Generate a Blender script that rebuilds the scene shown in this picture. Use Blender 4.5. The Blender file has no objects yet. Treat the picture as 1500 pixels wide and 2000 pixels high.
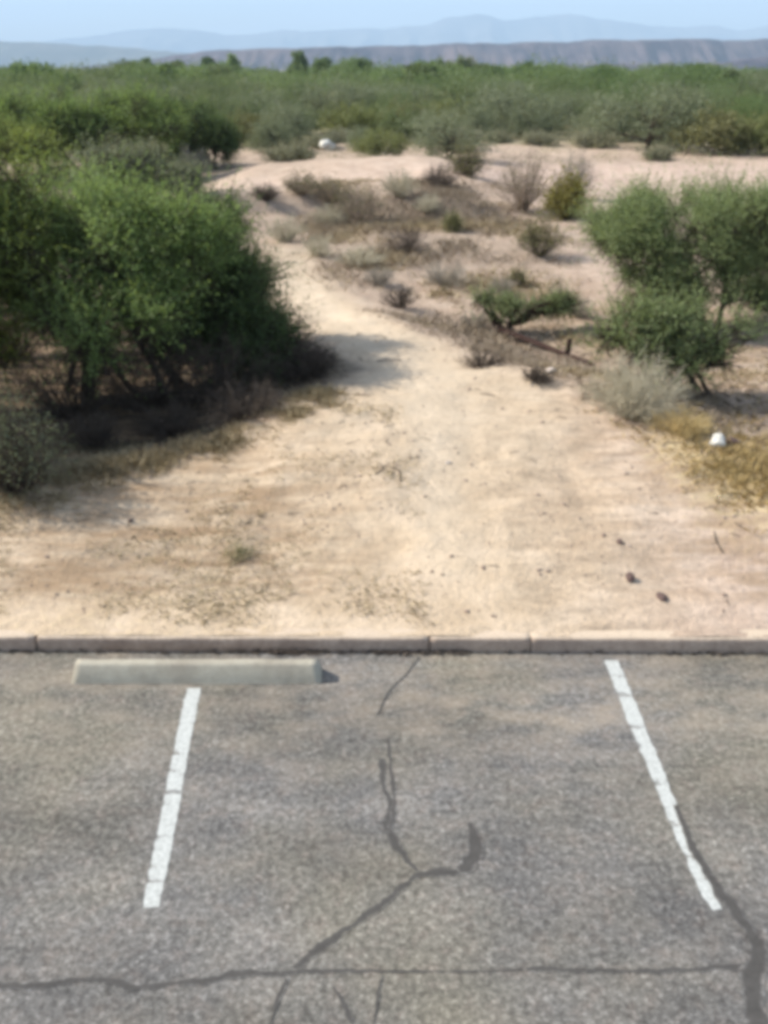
import bpy, math, random
import numpy as np
from mathutils import Vector

# ------------------------------------------------------------------ camera, sky, sun, exposure
S = bpy.context.scene
C = S.collection
CAM_H, F_PX, Y_HOR = 3.9, 1800.0, 75.0
PITCH = math.atan((1000 - Y_HOR) / F_PX)                 # downward
cam_data = bpy.data.cameras.new('camera')
cam_data.sensor_fit = 'VERTICAL'
cam_data.sensor_height = 24.0
cam_data.lens = 24.0 * F_PX / 2000.0
cam_data.clip_start, cam_data.clip_end = 0.1, 60000.0
cam = bpy.data.objects.new('camera', cam_data)
C.objects.link(cam)
cam.location = (0, 0, CAM_H)
cam.rotation_euler = (math.pi / 2 - PITCH, 0, 0)
S.camera = cam

SUN_EL = math.radians(38)
SUN_AZ = math.radians(-75)                               # from +Y clockwise: sun at the left, a little ahead
W = bpy.data.worlds.new('World')
S.world = W
W.use_nodes = True
nt = W.node_tree
nt.nodes.clear()
sky = nt.nodes.new('ShaderNodeTexSky')
sky.sky_type = 'NISHITA'
sky.sun_disc = False
sky.sun_elevation = SUN_EL
sky.sun_rotation = SUN_AZ
sky.altitude = 1000
sky.air_density = 1.0
sky.dust_density = 0.9
sky.ozone_density = 2.5
bg = nt.nodes.new('ShaderNodeBackground')
bg.inputs[1].default_value = 0.125
wo = nt.nodes.new('ShaderNodeOutputWorld')
tc = nt.nodes.new('ShaderNodeTexCoord')                  # thin high cloud
mp = nt.nodes.new('ShaderNodeMapping')
mp.inputs['Scale'].default_value = (1, 1, 5)
cn = nt.nodes.new('ShaderNodeTexNoise')
cn.inputs['Scale'].default_value = 5.0
cn.inputs['Detail'].default_value = 7
cr = nt.nodes.new('ShaderNodeMapRange')
cr.inputs[1].default_value, cr.inputs[2].default_value = .36, .76
cr.inputs[4].default_value = .75
cm = nt.nodes.new('ShaderNodeMix')
cm.data_type = 'RGBA'
cm.inputs[7].default_value = (6.6, 7.2, 7.9, 1)
nt.links.new(tc.outputs['Generated'], mp.inputs[0])
nt.links.new(mp.outputs[0], cn.inputs['Vector'])
nt.links.new(cn.outputs['Fac'], cr.inputs[0])
nt.links.new(cr.outputs[0], cm.inputs[0])
nt.links.new(sky.outputs[0], cm.inputs[6])
nt.links.new(cm.outputs[2], bg.inputs[0])
nt.links.new(bg.outputs[0], wo.inputs[0])

sd = bpy.data.lights.new('sun', 'SUN')
sd.energy = 5.0
sd.angle = math.radians(0.55)
sd.color = (1.0, 0.95, 0.87)
sun = bpy.data.objects.new('sun', sd)
C.objects.link(sun)
sdir = Vector((math.cos(SUN_EL) * math.sin(SUN_AZ), math.cos(SUN_EL) * math.cos(SUN_AZ), math.sin(SUN_EL)))
sun.rotation_euler = sdir.to_track_quat('Z', 'Y').to_euler()
sun.location = sdir * 60

S.view_settings.view_transform = 'Standard'
S.view_settings.look = 'None'
S.view_settings.exposure = 0.76
S.view_settings.gamma = 1.0
S.render.engine = 'CYCLES'
S.cycles.use_denoising = True
S.cycles.max_bounces = 6
S.cycles.transmission_bounces = 4
S.cycles.transparent_max_bounces = 6
S.cycles.filter_width = 4.8                              # the photograph is soft all over

# ------------------------------------------------------------------ helpers
R = np.random.default_rng(7)


def smooth(a, b, x):
    t = np.clip((x - a) / (b - a), 0, 1)
    return t * t * (3 - 2 * t)


def vnoise(x, y, seed=0):
    """value noise in two dimensions, -1..1"""
    xi, yi = np.floor(x).astype(np.int64), np.floor(y).astype(np.int64)
    fx, fy = x - xi, y - yi
    fx, fy = fx * fx * (3 - 2 * fx), fy * fy * (3 - 2 * fy)

    def h(a, b):
        n = (a * 374761393 + b * 668265263 + seed * 1442695041) & 0x7fffffff
        n = ((n ^ (n >> 13)) * 1274126177) & 0x7fffffff
        n = (n ^ (n >> 16)) & 0xffff
        return n / 32767.5 - 1.0
    a = h(xi, yi) * (1 - fx) + h(xi + 1, yi) * fx
    b = h(xi, yi + 1) * (1 - fx) + h(xi + 1, yi + 1) * fx
    return a * (1 - fy) + b * fy


def fbm(x, y, seed=0, octv=4):
    s, a = 0, 1.0
    for k in range(octv):
        s = s + a * vnoise(x * 2 ** k, y * 2 ** k, seed + k * 17)
        a *= 0.5
    return s


KERB_Y, KERB_T, KERB_H, KERB_SLOPE = 5.40, 0.15, 0.112, -0.004
PY = [4, 5.5, 7, 9, 10.6, 12, 14, 20, 30, 45, 80, 150, 400, 1000, 2000, 2600, 5000, 9000, 30000]
PZ = [.108, .113, .20, .30, .30, .12, -.08, -.28, -.30, -.7, -1.5, -3.0, -10, -26, -52, -68, -122, -190, -400]
LE = ([4, 6, 7.6, 9.15, 11.1, 13.25, 14.9, 19, 24], [-6, -4.6, -3.2, -1.15, -.15, -1.2, -1.7, -2.4, -3.0])
RE = ([4, 6, 7.1, 8.75, 11.1, 13.25, 14.9, 16.5, 19, 24], [7, 5.0, 3.6, 2.7, 1.6, .65, -.4, -1.0, -1.7, -2.5])


def left_edge(y): return np.interp(y, *LE)
def right_edge(y): return np.interp(y, *RE)


def H(x, y):
    """height of the bare ground beyond the kerb"""
    x, y = np.asarray(x, float), np.asarray(y, float)
    z = np.interp(y, PY, PZ)
    near = 1 - smooth(14, 22, y)
    off = smooth(5.6, 7.4, y)
    z = z - near * off * 0.42 * smooth(0.0, 2.0, left_edge(y) - x)
    z = z - near * off * 0.30 * smooth(0.0, 2.2, x - right_edge(y))
    # the low bank in front of the far track
    z = z + 0.5 * smooth(25.2, 26.6, y + 0.5 * np.sin(x * .9)) * smooth(-6.5, -4, x) * (1 - smooth(1.0, 5.0, x)) * (1 - smooth(34, 42, y))
    z = z + .009 * fbm(x * 2.6, y * 9, 88, 3) * (1 - smooth(5.6, 6.2, y))
    grow = smooth(5.5, 6.6, y)
    z = z + grow * (0.055 * fbm(x * .55, y * .55, 3, 3) + 0.016 * fbm(x * 2.3, y * 2.3, 9, 3))
    z = z + grow * (0.007 * vnoise(x * 8, y * 7, 21) + .010 * np.abs(vnoise(x * 3.7, y * 4.3, 23))) * (1 - smooth(14, 24, y))
    z = z + 0.25 * smooth(15, 30, y) * fbm(x * .12, y * .12, 31, 3) * (1 - smooth(34, 40, y) * .5)
    return z


def ray(px, py):
    v = np.array([(px - 750) / F_PX, 1.0, (1000 - py) / F_PX])
    c, s = math.cos(PITCH), math.sin(PITCH)
    return np.array([v[0], v[1] * c + v[2] * s, -v[1] * s + v[2] * c])


def on_lot(px, py, z=0.0):
    d = ray(px, py)
    t = (z - CAM_H) / d[2]
    return np.array([d[0] * t, d[1] * t, z])


def on_ground(px, py):
    d = ray(px, py)
    ts = np.geomspace(4, 4000, 6000)
    zz = CAM_H + d[2] * ts - H(d[0] * ts, d[1] * ts)
    k = int(np.argmax(zz < 0))
    t = ts[k]
    x, y = d[0] * t, d[1] * t
    return np.array([x, y, float(H(x, y))])


def px_per_m(p):
    return F_PX / (p[1] * math.cos(PITCH) + (CAM_H - p[2]) * math.sin(PITCH))


def mesh_of(name, verts, faces, smooth_shade=False):
    """faces: an (n, k) integer array, or a list of them"""
    me = bpy.data.meshes.new(name)
    verts = np.asarray(verts, np.float32).reshape(-1, 3)
    fl = faces if isinstance(faces, list) else [faces]
    fl = [np.asarray(f, np.int32) for f in fl if len(f)]
    me.vertices.add(len(verts))
    me.vertices.foreach_set('co', verts.ravel())
    nl = sum(f.size for f in fl)
    npoly = sum(len(f) for f in fl)
    me.loops.add(nl)
    me.polygons.add(npoly)
    me.loops.foreach_set('vertex_index', np.concatenate([f.ravel() for f in fl]))
    tot = np.concatenate([np.full(len(f), f.shape[1], np.int32) for f in fl])
    st = np.concatenate([[0], np.cumsum(tot)[:-1]]).astype(np.int32)
    me.polygons.foreach_set('loop_start', st)
    me.polygons.foreach_set('loop_total', tot)
    if smooth_shade:
        me.polygons.foreach_set('use_smooth', np.ones(npoly, bool))
    me.update(calc_edges=True)
    me.validate()
    return me


def link(name, me, mat=None, parent=None):
    o = bpy.data.objects.new(name, me)
    C.objects.link(o)
    if mat is not None and me is not None and not me.materials:
        me.materials.append(mat)
    if parent is not None:
        o.parent = parent
    return o


def empty(name, loc, rz=0.0, sc=1.0):
    o = bpy.data.objects.new(name, None)
    o.empty_display_size = 0.2
    C.objects.link(o)
    o.location = loc
    o.rotation_euler = (0, 0, rz)
    o.scale = (sc, sc, sc) if not hasattr(sc, '__len__') else sc
    return o


def tag(o, label=None, cat=None, group=None, kind=None):
    if label: o['label'] = label
    if cat: o['category'] = cat
    if group: o['group'] = group
    if kind: o['kind'] = kind
    return o


def copy_tree(o, parent=None):
    c = o.copy()
    C.objects.link(c)
    if parent is not None:
        c.parent = parent
    for ch in list(o.children):
        copy_tree(ch, c)
    return c


# ------------------------------------------------------------------ materials
class NT:
    def __init__(s, name):
        s.m = bpy.data.materials.new(name)
        s.m.use_nodes = True
        s.t = s.m.node_tree
        s.t.nodes.clear()
        s.out = s.t.nodes.new('ShaderNodeOutputMaterial')

    def n(s, typ, **kw):
        nd = s.t.nodes.new('ShaderNode' + typ)
        for k, v in kw.items():
            setattr(nd, k, v)
        return nd

    def l(s, a, b): s.t.links.new(a, b)

    def coord(s, which='Object'):
        return s.n('TexCoord').outputs[which]

    def noise(s, vec, scale, detail=4, rough=.55, stretch=None):
        if stretch:
            mp = s.n('Mapping')
            mp.inputs['Scale'].default_value = stretch
            s.l(vec, mp.inputs[0])
            vec = mp.outputs[0]
        nd = s.n('TexNoise')
        nd.inputs['Scale'].default_value = scale
        nd.inputs['Detail'].default_value = detail
        nd.inputs['Roughness'].default_value = rough
        s.l(vec, nd.inputs['Vector'])
        return nd.outputs['Fac']

    def ramp(s, fac, stops):
        nd = s.n('ValToRGB')
        e = nd.color_ramp.elements
        while len(e) < len(stops): e.new(.5)
        for k, (p, c) in enumerate(stops):
            e[k].position = p
            e[k].color = (*c, 1) if hasattr(c, '__len__') else (c, c, c, 1)
        s.l(fac, nd.inputs[0])
        return nd.outputs[0]

    def mix(s, fac, a, b, mode='MIX'):
        nd = s.n('Mix', data_type='RGBA', blend_type=mode)
        for sock, v in ((nd.inputs[0], fac), (nd.inputs[6], a), (nd.inputs[7], b)):
            if hasattr(v, 'is_output'): s.l(v, sock)
            elif hasattr(v, '__len__'): sock.default_value = (*v, 1)
            else: sock.default_value = v
        return nd.outputs[2]

    def math(s, op, a, b=0.5, clamp=False):
        nd = s.n('Math', operation=op, use_clamp=clamp)
        for sock, v in ((nd.inputs[0], a), (nd.inputs[1], b)):
            if hasattr(v, 'is_output'): s.l(v, sock)
            else: sock.default_value = v
        return nd.outputs[0]

    def bump(s, h, strength, dist, prev=None):
        nd = s.n('Bump')
        nd.inputs['Strength'].default_value = strength
        nd.inputs['Distance'].default_value = dist
        s.l(h, nd.inputs['Height'])
        if prev is not None: s.l(prev, nd.inputs['Normal'])
        return nd.outputs[0]

    def principled(s, col, rough=.9, normal=None, spec=.2):
        p = s.n('BsdfPrincipled')
        if hasattr(col, 'is_output'): s.l(col, p.inputs['Base Color'])
        else: p.inputs['Base Color'].default_value = (*col, 1)
        p.inputs['Roughness'].default_value = rough
        p.inputs['Specular IOR Level'].default_value = spec
        if normal is not None: s.l(normal, p.inputs['Normal'])
        s.l(p.outputs[0], s.out.inputs[0])
        return p

    def attr(s, name):
        return s.n('Attribute', attribute_name=name).outputs['Fac']


def leaf_mat(name, a, b, c, trans=.35, rough=.6):
    """three leaf colours mixed leaf by leaf and clump by clump"""
    t = NT(name)
    rnd = t.n('NewGeometry').outputs['Random Per Island']
    clump = t.noise(t.coord(), 2.2, 2)
    f = t.math('ADD', t.math('MULTIPLY', rnd, .38), t.math('MULTIPLY', clump, .72))
    orand = t.n('ObjectInfo').outputs['Random']
    f = t.math('ADD', f, t.math('MULTIPLY', t.math('SUBTRACT', orand, .5), .50))
    patch = t.noise(t.n('NewGeometry').outputs['Position'], .11, 3, .6)
    f = t.math('ADD', f, t.math('MULTIPLY', t.math('SUBTRACT', patch, .5), 1.1), True)
    col = t.ramp(f, [(.15, a), (.55, b), (.95, c)])
    d = t.n('BsdfDiffuse')
    t.l(col, d.inputs[0])
    tr = t.n('BsdfTranslucent')
    t.l(t.mix(.4, col, (c[0] * 1.2, c[1] * 1.2, c[2] * .7)), tr.inputs[0])
    g = t.n('BsdfGlossy')
    g.inputs['Roughness'].default_value = .55
    g.inputs[0].default_value = (.8, .85, .8, 1)
    m1 = t.n('MixShader')
    m1.inputs[0].default_value = trans
    t.l(d.outputs[0], m1.inputs[1])
    t.l(tr.outputs[0], m1.inputs[2])
    m2 = t.n('MixShader')
    m2.inputs[0].default_value = .02
    t.l(m1.outputs[0], m2.inputs[1])
    t.l(g.outputs[0], m2.inputs[2])
    t.l(m2.outputs[0], t.out.inputs[0])
    return t.m


def twig_mat(name, a, b):
    t = NT(name)
    rnd = t.n('NewGeometry').outputs['Random Per Island']
    orand = t.n('ObjectInfo').outputs['Random']
    f = t.math('ADD', t.math('MULTIPLY', rnd, .7), t.math('MULTIPLY', orand, .3))
    t.principled(t.mix(f, a, b), .9, spec=.1)
    return t.m


def bark_mat(name, a, b):
    t = NT(name)
    c = t.coord()
    n = t.noise(c, 14, 6, .65, (1, 1, .25))
    t.principled(t.ramp(n, [(.3, a), (.7, b)]), .95, t.bump(n, .6, .02), spec=.1)
    return t.m


M_MESQ = leaf_mat('mesquite_leaf', (.092, .138, .036), (.155, .225, .062), (.225, .295, .100), .48)
M_MESQ_D = leaf_mat('dark_mesquite_leaf', (.058, .090, .030), (.098, .145, .048), (.150, .205, .076), .42)
M_YGREEN = leaf_mat('yellow_green_leaf', (.105, .140, .028), (.160, .200, .042), (.220, .260, .068), .42)
M_FAR = leaf_mat('hazed_scrub_leaf', (.095, .125, .050), (.130, .160, .068), (.165, .195, .088), .35)  # greyed and lightened, distance haze put into the leaf colour
M_YFAR = leaf_mat('yellow_far_leaf', (.120, .135, .045), (.160, .175, .060), (.200, .212, .085), .35)
M_GREY = leaf_mat('grey_green_leaf', (.130, .150, .085), (.170, .190, .110), (.215, .230, .140))
M_PALE = leaf_mat('pale_dusty_leaf', (.155, .155, .095), (.215, .210, .135), (.290, .270, .185))
M_CREO = leaf_mat('creosote_leaf', (.105, .102, .040), (.150, .148, .060), (.200, .190, .085))
M_YELL = leaf_mat('yellow_olive_leaf', (.125, .112, .024), (.170, .150, .030), (.220, .190, .050))
M_FEATH = leaf_mat('feathery_leaf', (.145, .185, .072), (.210, .260, .105), (.285, .330, .155), .45)
M_FEATH_L = leaf_mat('pale_feathery_leaf', (.19, .235, .10), (.27, .32, .145), (.34, .385, .20), .48)
M_TWIG = twig_mat('dry_twig', (.18, .135, .10), (.38, .30, .225))
M_TWIG_P = twig_mat('pale_twig', (.36, .32, .225), (.58, .52, .38))
M_TWIG_G = twig_mat('grey_twig', (.21, .185, .15), (.42, .37, .295))
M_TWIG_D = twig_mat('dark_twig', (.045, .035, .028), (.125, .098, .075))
M_STRAW = twig_mat('straw', (.38, .30, .175), (.62, .52, .34))
M_GOLD = twig_mat('golden_straw', (.42, .30, .125), (.62, .475, .23))
M_WEED = twig_mat('dry_weed_stems', (.31, .25, .185), (.50, .42, .315))
M_BARK = bark_mat('dark_bark', (.030, .023, .018), (.085, .065, .05))
M_BARK_R = bark_mat('shade_dark_red_bark', (.022, .013, .011), (.060, .035, .028))  # near-black colour stands in for shade on the fallen trunk


def ground_mat():
    t = NT('desert_soil')
    c = t.n('NewGeometry').outputs['Position']
    big = t.noise(c, .45, 4, .6)
    mid = t.noise(c, 2.2, 5, .6)
    fine = t.noise(c, 16, 5, .65)
    grit = t.noise(c, 75, 3, .7)
    streak = t.noise(c, 5.5, 5, .65, (.55, 1.6, 1))
    sand = t.ramp(mid, [(.3, (.43, .325, .218)), (.5, (.505, .39, .27)), (.72, (.575, .455, .33))])
    pink = t.ramp(mid, [(.3, (.42, .305, .235)), (.55, (.51, .385, .305)), (.75, (.57, .445, .36))])
    tan = t.ramp(mid, [(.3, (.34, .25, .185)), (.55, (.44, .335, .25)), (.75, (.51, .40, .305))])
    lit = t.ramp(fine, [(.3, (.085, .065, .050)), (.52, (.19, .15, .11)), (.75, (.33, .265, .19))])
    duff_shade = t.ramp(fine, [(.3, (.028, .022, .017)), (.55, (.055, .044, .033)), (.75, (.14, .115, .08))])  # dark floor colour: part leaf duff, mostly the bushes' shade painted in
    gold = t.ramp(fine, [(.3, (.34, .255, .14)), (.55, (.48, .375, .215)), (.75, (.58, .47, .29))])
    green = t.ramp(mid, [(.3, (.17, .155, .085)), (.6, (.26, .23, .135)), (.75, (.36, .30, .19))])

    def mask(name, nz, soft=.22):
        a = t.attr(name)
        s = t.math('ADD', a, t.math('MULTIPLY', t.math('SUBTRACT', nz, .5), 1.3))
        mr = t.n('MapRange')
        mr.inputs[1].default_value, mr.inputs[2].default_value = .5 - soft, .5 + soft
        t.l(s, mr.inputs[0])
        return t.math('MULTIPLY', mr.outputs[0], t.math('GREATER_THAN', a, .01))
    col = t.mix(t.attr('path'), tan, sand)
    col = t.mix(t.attr('pink'), col, pink)
    col = t.mix(mask('gold', fine), col, gold)
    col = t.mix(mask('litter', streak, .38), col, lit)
    col = t.mix(mask('green', big), col, green)
    col = t.mix(mask('duff_shade', streak, .3), col, duff_shade)
    mp = t.n('Mapping')
    mp.inputs['Rotation'].default_value = (0, 0, math.radians(-34))
    mp.inputs['Scale'].default_value = (.42, 1.5, 1)
    t.l(c, mp.inputs[0])
    st = t.noise(mp.outputs[0], 3.2, 6, .68)
    col = t.mix(t.math('MULTIPLY', t.attr('slope'), t.ramp(st, [(.43, 0.0), (.60, .9)])), col, (.29, .20, .122))
    col = t.mix(t.attr('worn'), col, t.ramp(mid, [(.3, (.50, .395, .28)), (.7, (.57, .46, .335))]))
    # grit: darker and lighter grains
    col = t.mix(.75, col, t.ramp(grit, [(.28, .60), (.5, 1.0), (.75, 1.22)]), 'MULTIPLY')
    col = t.mix(.6, col, t.ramp(fine, [(.25, .72), (.5, 1.0), (.8, 1.1)]), 'MULTIPLY')
    col = t.mix(.35, col, t.ramp(big, [(.3, .78), (.6, 1.04)]), 'MULTIPLY')
    nb = t.bump(fine, .55, .05)
    nb = t.bump(grit, .5, .012, nb)
    t.principled(col, .96, nb, spec=.08)
    return t.m


def asphalt_mat(name='old_asphalt', layer=None):
    """the car park's surface; 'tar' and 'paint' lie on it and let its grain through at their worn edges"""
    t = NT(name)
    c = t.n('NewGeometry').outputs['Position']
    grit = t.noise(c, 27, 5, .85)
    fine = t.noise(c, 90, 2, .6)
    big = t.noise(c, .8, 5, .6, (.6, 1.5, 1))
    mid = t.noise(c, 3.4, 5, .6, (.7, 1.3, 1))
    warm = t.noise(c, .55, 3)
    hue = t.noise(c, 11, 3)
    base = t.ramp(mid, [(.3, (.134, .127, .118)), (.5, (.155, .147, .136)), (.7, (.184, .173, .158))])
    base = t.mix(t.ramp(warm, [(.42, 0.0), (.62, .7)]), base, (.178, .160, .118))
    base = t.mix(t.ramp(hue, [(.5, 0.0), (.7, .35)]), base, (.20, .16, .135))
    col = t.mix(.95, base, t.ramp(grit, [(.35, .42), (.46, .80), (.54, 1.10), (.66, 1.85)]), 'MULTIPLY')
    col = t.mix(.6, col, t.ramp(fine, [(.3, .6), (.5, 1), (.72, 1.4)]), 'MULTIPLY')
    col = t.mix(.9, col, t.ramp(big, [(.36, .74), (.6, 1.1)]), 'MULTIPLY')
    vo = t.n('TexVoronoi')
    vo.inputs['Scale'].default_value = 70
    t.l(c, vo.inputs['Vector'])
    sc_ = t.n('SeparateColor')
    t.l(vo.outputs['Color'], sc_.inputs[0])
    col = t.mix(.6, col, t.ramp(sc_.outputs[0], [(.0, .62), (.5, .95), (.85, 1.15), (1.0, 1.7)]), 'MULTIPLY')
    nb = t.bump(grit, .5, .012)
    rough, spec = .92, .12
    if layer is None:
        dust = t.math('MULTIPLY', t.attr('dust'), t.ramp(mid, [(.40, 0.0), (.66, 1.0)]))
        col = t.mix(t.math('MULTIPLY', dust, .6), col, (.31, .25, .185))
    else:
        e = t.attr('core')
        n1 = t.noise(c, 38, 5, .7)
        n2 = t.noise(c, 7, 4, .6, (.6, 2.0, 1))
        f = t.math('ADD', e, t.math('MULTIPLY', t.math('SUBTRACT', n1, .5), 1.5))
        if layer == 'tar':
            k = t.ramp(f, [(.25, 0.0), (.85, .93)])
            col = t.mix(k, col, t.mix(n2, (.040, .037, .034), (.095, .088, .080)))
        else:
            f = t.math('ADD', f, t.math('MULTIPLY', t.math('SUBTRACT', n2, .55), 3.4))
            k = t.ramp(f, [(.22, 0.0), (.58, 1.0)])
            grain = t.ramp(t.noise(c, 45, 4, .7), [(.32, (.31, .312, .288)), (.6, (.49, .495, .462))])
            col = t.mix(k, col, grain)
    t.principled(col, rough, nb, spec=spec)
    return t.m


def concrete_mat(name, a, b, stain=None, sc=18):
    t = NT(name)
    c = t.n('NewGeometry').outputs['Position']
    n = t.noise(c, sc, 6, .65)
    big = t.noise(c, 2.5, 4, .6)
    col = t.ramp(n, [(.3, a), (.7, b)])
    if stain:
        col = t.mix(t.ramp(big, [(.45, 0.0), (.68, .7)]), col, stain)
    pit = t.noise(c, 90, 2)
    col = t.mix(.5, col, t.ramp(pit, [(.3, .55), (.45, 1.0)]), 'MULTIPLY')
    t.principled(col, .9, t.bump(n, .35, .01), spec=.15)
    return t.m


def hill_mat(name, dark, light, sc, red=None, stretch=None):
    t = NT(name)
    c = t.n('NewGeometry').outputs['Position']
    n = t.noise(c, sc, 6, .6, stretch)
    col = t.ramp(n, [(.35, dark), (.65, light)])
    if red:
        r = t.noise(c, sc * .22, 3, .5)
        col = t.mix(t.ramp(r, [(.5, 0.0), (.65, .8)]), col, red)
    t.principled(col, 1.0, spec=0.0)
    return t.m


def stone_mat(name, a, b):
    t = NT(name)
    c = t.coord()
    n = t.noise(c, 9, 6, .6)
    t.principled(t.ramp(n, [(.3, a), (.7, b)]), .9, t.bump(n, .4, .03), spec=.15)
    return t.m


M_GROUND = ground_mat()
M_ASPH = asphalt_mat()
M_PAINT = asphalt_mat('worn_white_paint', 'paint')
M_TAR = asphalt_mat('tar_in_crack', 'tar')
def kerb_mat():
    t = NT('kerb_concrete')
    g = t.n('NewGeometry')
    c = g.outputs['Position']
    n = t.noise(c, 20, 6, .65)
    big = t.noise(c, 2.2, 4, .6, (1, 1, .3))
    spot = t.noise(c, 60, 3, .7)
    col = t.ramp(n, [(.3, (.33, .245, .185)), (.7, (.46, .355, .275))])
    col = t.mix(t.ramp(big, [(.42, 0.0), (.66, .75)]), col, (.23, .168, .13))
    sx = t.n('SeparateXYZ')
    t.l(g.outputs['Normal'], sx.inputs[0])
    up = t.math('ADD', sx.outputs[2], t.math('MULTIPLY', t.math('SUBTRACT', n, .5), .5))
    dust = t.ramp(up, [(.55, 0.0), (.95, 1.0)])
    col = t.mix(t.math('MULTIPLY', dust, .9), col, (.50, .40, .295))
    col = t.mix(.6, col, t.ramp(spot, [(.3, .5), (.45, 1.0), (.7, 1.15)]), 'MULTIPLY')
    t.principled(col, .92, t.bump(n, .5, .012, t.bump(spot, .4, .006)), spec=.12)
    return t.m


M_KERB = kerb_mat()
M_STOP = concrete_mat('wheel_stop_concrete', (.315, .285, .22), (.40, .363, .285), (.23, .20, .155))

# ------------------------------------------------------------------ the ground
def rows():
    ys = list(np.arange(KERB_Y + .035, KERB_Y + .2, .012)) + list(np.arange(KERB_Y + .2, 12, .04))
    y = ys[-1]
    while y < 42:
        y *= 1.0055
        ys.append(y)
    while y < 17000:
        y *= 1.022
        ys.append(y)
    return np.array(ys)


ys = rows()
u = np.linspace(-1, 1, 401)
u = np.sign(u) * np.abs(u) ** 1.45
YY, UU = np.meshgrid(ys, u, indexing='ij')
XX = UU * np.maximum(20, .8 * YY + 10)
YS = YY + np.where(YY < 8, KERB_SLOPE * np.clip(XX, -20, 20) * (1 - smooth(5.5, 8, YY)), 0)
ZZ = H(XX, YS)
V = np.stack([XX, YS, ZZ], -1)
nr, nc = YY.shape
idx = np.arange(nr * nc).reshape(nr, nc)
Q = np.stack([idx[:-1, :-1], idx[:-1, 1:], idx[1:, 1:], idx[1:, :-1]], -1).reshape(-1, 4)
g_me = mesh_of('ground', V, Q, True)


def put_attr(me, name, val):
    a = me.attributes.new(name, 'FLOAT', 'POINT')
    a.data.foreach_set('value', np.clip(val, 0, 1).astype(np.float32).ravel())


le, re_ = left_edge(YS), right_edge(YS)
wob = .35 * fbm(XX * .8, YS * .8, 5, 3)
inpath = smooth(-.8, .6, XX - le + wob) * smooth(-.7, .5, re_ - XX + wob) * (1 - smooth(19, 24, YS))
left_out = smooth(0.1, 1.3, le - XX + wob)
right_out = smooth(-.3, 1.2, XX - re_ + wob)
nearf = 1 - smooth(15, 20, YS)
track = np.exp(-((YS - (31 + 1.3 * np.sin(XX * .25) + np.clip(-XX, 0, 9) * -.35)) / 3.2) ** 2) * smooth(-9, -6, XX)
flat_far = smooth(24, 29, YS) * (1 - smooth(36, 42, YS)) * smooth(2, 7, XX)
pinkm = np.clip(smooth(.6, 3.2, XX - .15 * YS + .8 + wob) * nearf * (1 - smooth(9, 13, YS)) * .8 + flat_far * .8 + track * .7
                + smooth(15, 20, YS) * (1 - smooth(38, 48, YS)) * .45 * smooth(2, 5, XX), 0, 1)
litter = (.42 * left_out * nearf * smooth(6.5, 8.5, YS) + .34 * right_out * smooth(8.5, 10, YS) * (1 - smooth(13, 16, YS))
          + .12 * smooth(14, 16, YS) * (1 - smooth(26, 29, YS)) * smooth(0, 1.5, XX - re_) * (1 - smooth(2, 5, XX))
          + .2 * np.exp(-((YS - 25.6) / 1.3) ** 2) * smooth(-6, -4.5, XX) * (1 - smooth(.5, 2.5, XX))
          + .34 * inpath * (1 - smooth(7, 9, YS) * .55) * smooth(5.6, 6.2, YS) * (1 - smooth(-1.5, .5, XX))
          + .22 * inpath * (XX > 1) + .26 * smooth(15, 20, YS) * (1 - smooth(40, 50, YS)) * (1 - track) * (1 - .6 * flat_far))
gold = smooth(2.2, 3.0, XX + .3 * wob) * np.exp(-((YS - 8.0) / 1.35) ** 2) * .85 \
    + .26 * inpath * (1 - smooth(5.8, 6.8, YS)) * (1 - smooth(-1.5, 0, XX)) \
    + .36 * smooth(-1.0, .4, left_edge(YS) - XX + wob) * nearf * (1 - smooth(8, 9.5, YS)) * smooth(6.4, 7, YS)
green = smooth(41, 54, YS) * .75
green = np.where(YS > 2300, .35, green)
put_attr(g_me, 'path', np.maximum(inpath, track * .6))
put_attr(g_me, 'pink', pinkm)
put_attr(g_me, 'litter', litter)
put_attr(g_me, 'gold', gold)
put_attr(g_me, 'green', green)
cxw = np.interp(YS, [5, 7, 9, 11, 13.5, 15, 19], [.52, .5, .5, .55, -.2, -1.0, -1.9])
put_attr(g_me, 'worn', (np.exp(-((XX - cxw + .12 * wob) / (.30 + .25 * smooth(7, 11, YS))) ** 2) * .75 + .35 * inpath * smooth(7.5, 9, YS) * (1 - smooth(1.0, 1.8, np.abs(XX - cxw)))) * smooth(5.7, 6.5, YS) * (1 - smooth(18, 22, YS)))
put_attr(g_me, 'slope', smooth(5.6, 6.1, YS) * nearf * np.clip((1 - smooth(-1.6, .4, XX + .25 * (YS - 7))) + .6 * smooth(1.6, 3, XX) + .2, 0, 1))
put_attr(g_me, 'duff_shade', smooth(-.05 - .35 * smooth(9.5, 10.5, YS), .7, left_edge(YS) - XX + wob) * nearf * smooth(6.9, 7.9, YS) * 1.0)  # painted shade spreading from under the left bushes to the track edge
tag(link('ground', g_me, M_GROUND), kind='structure')

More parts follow.
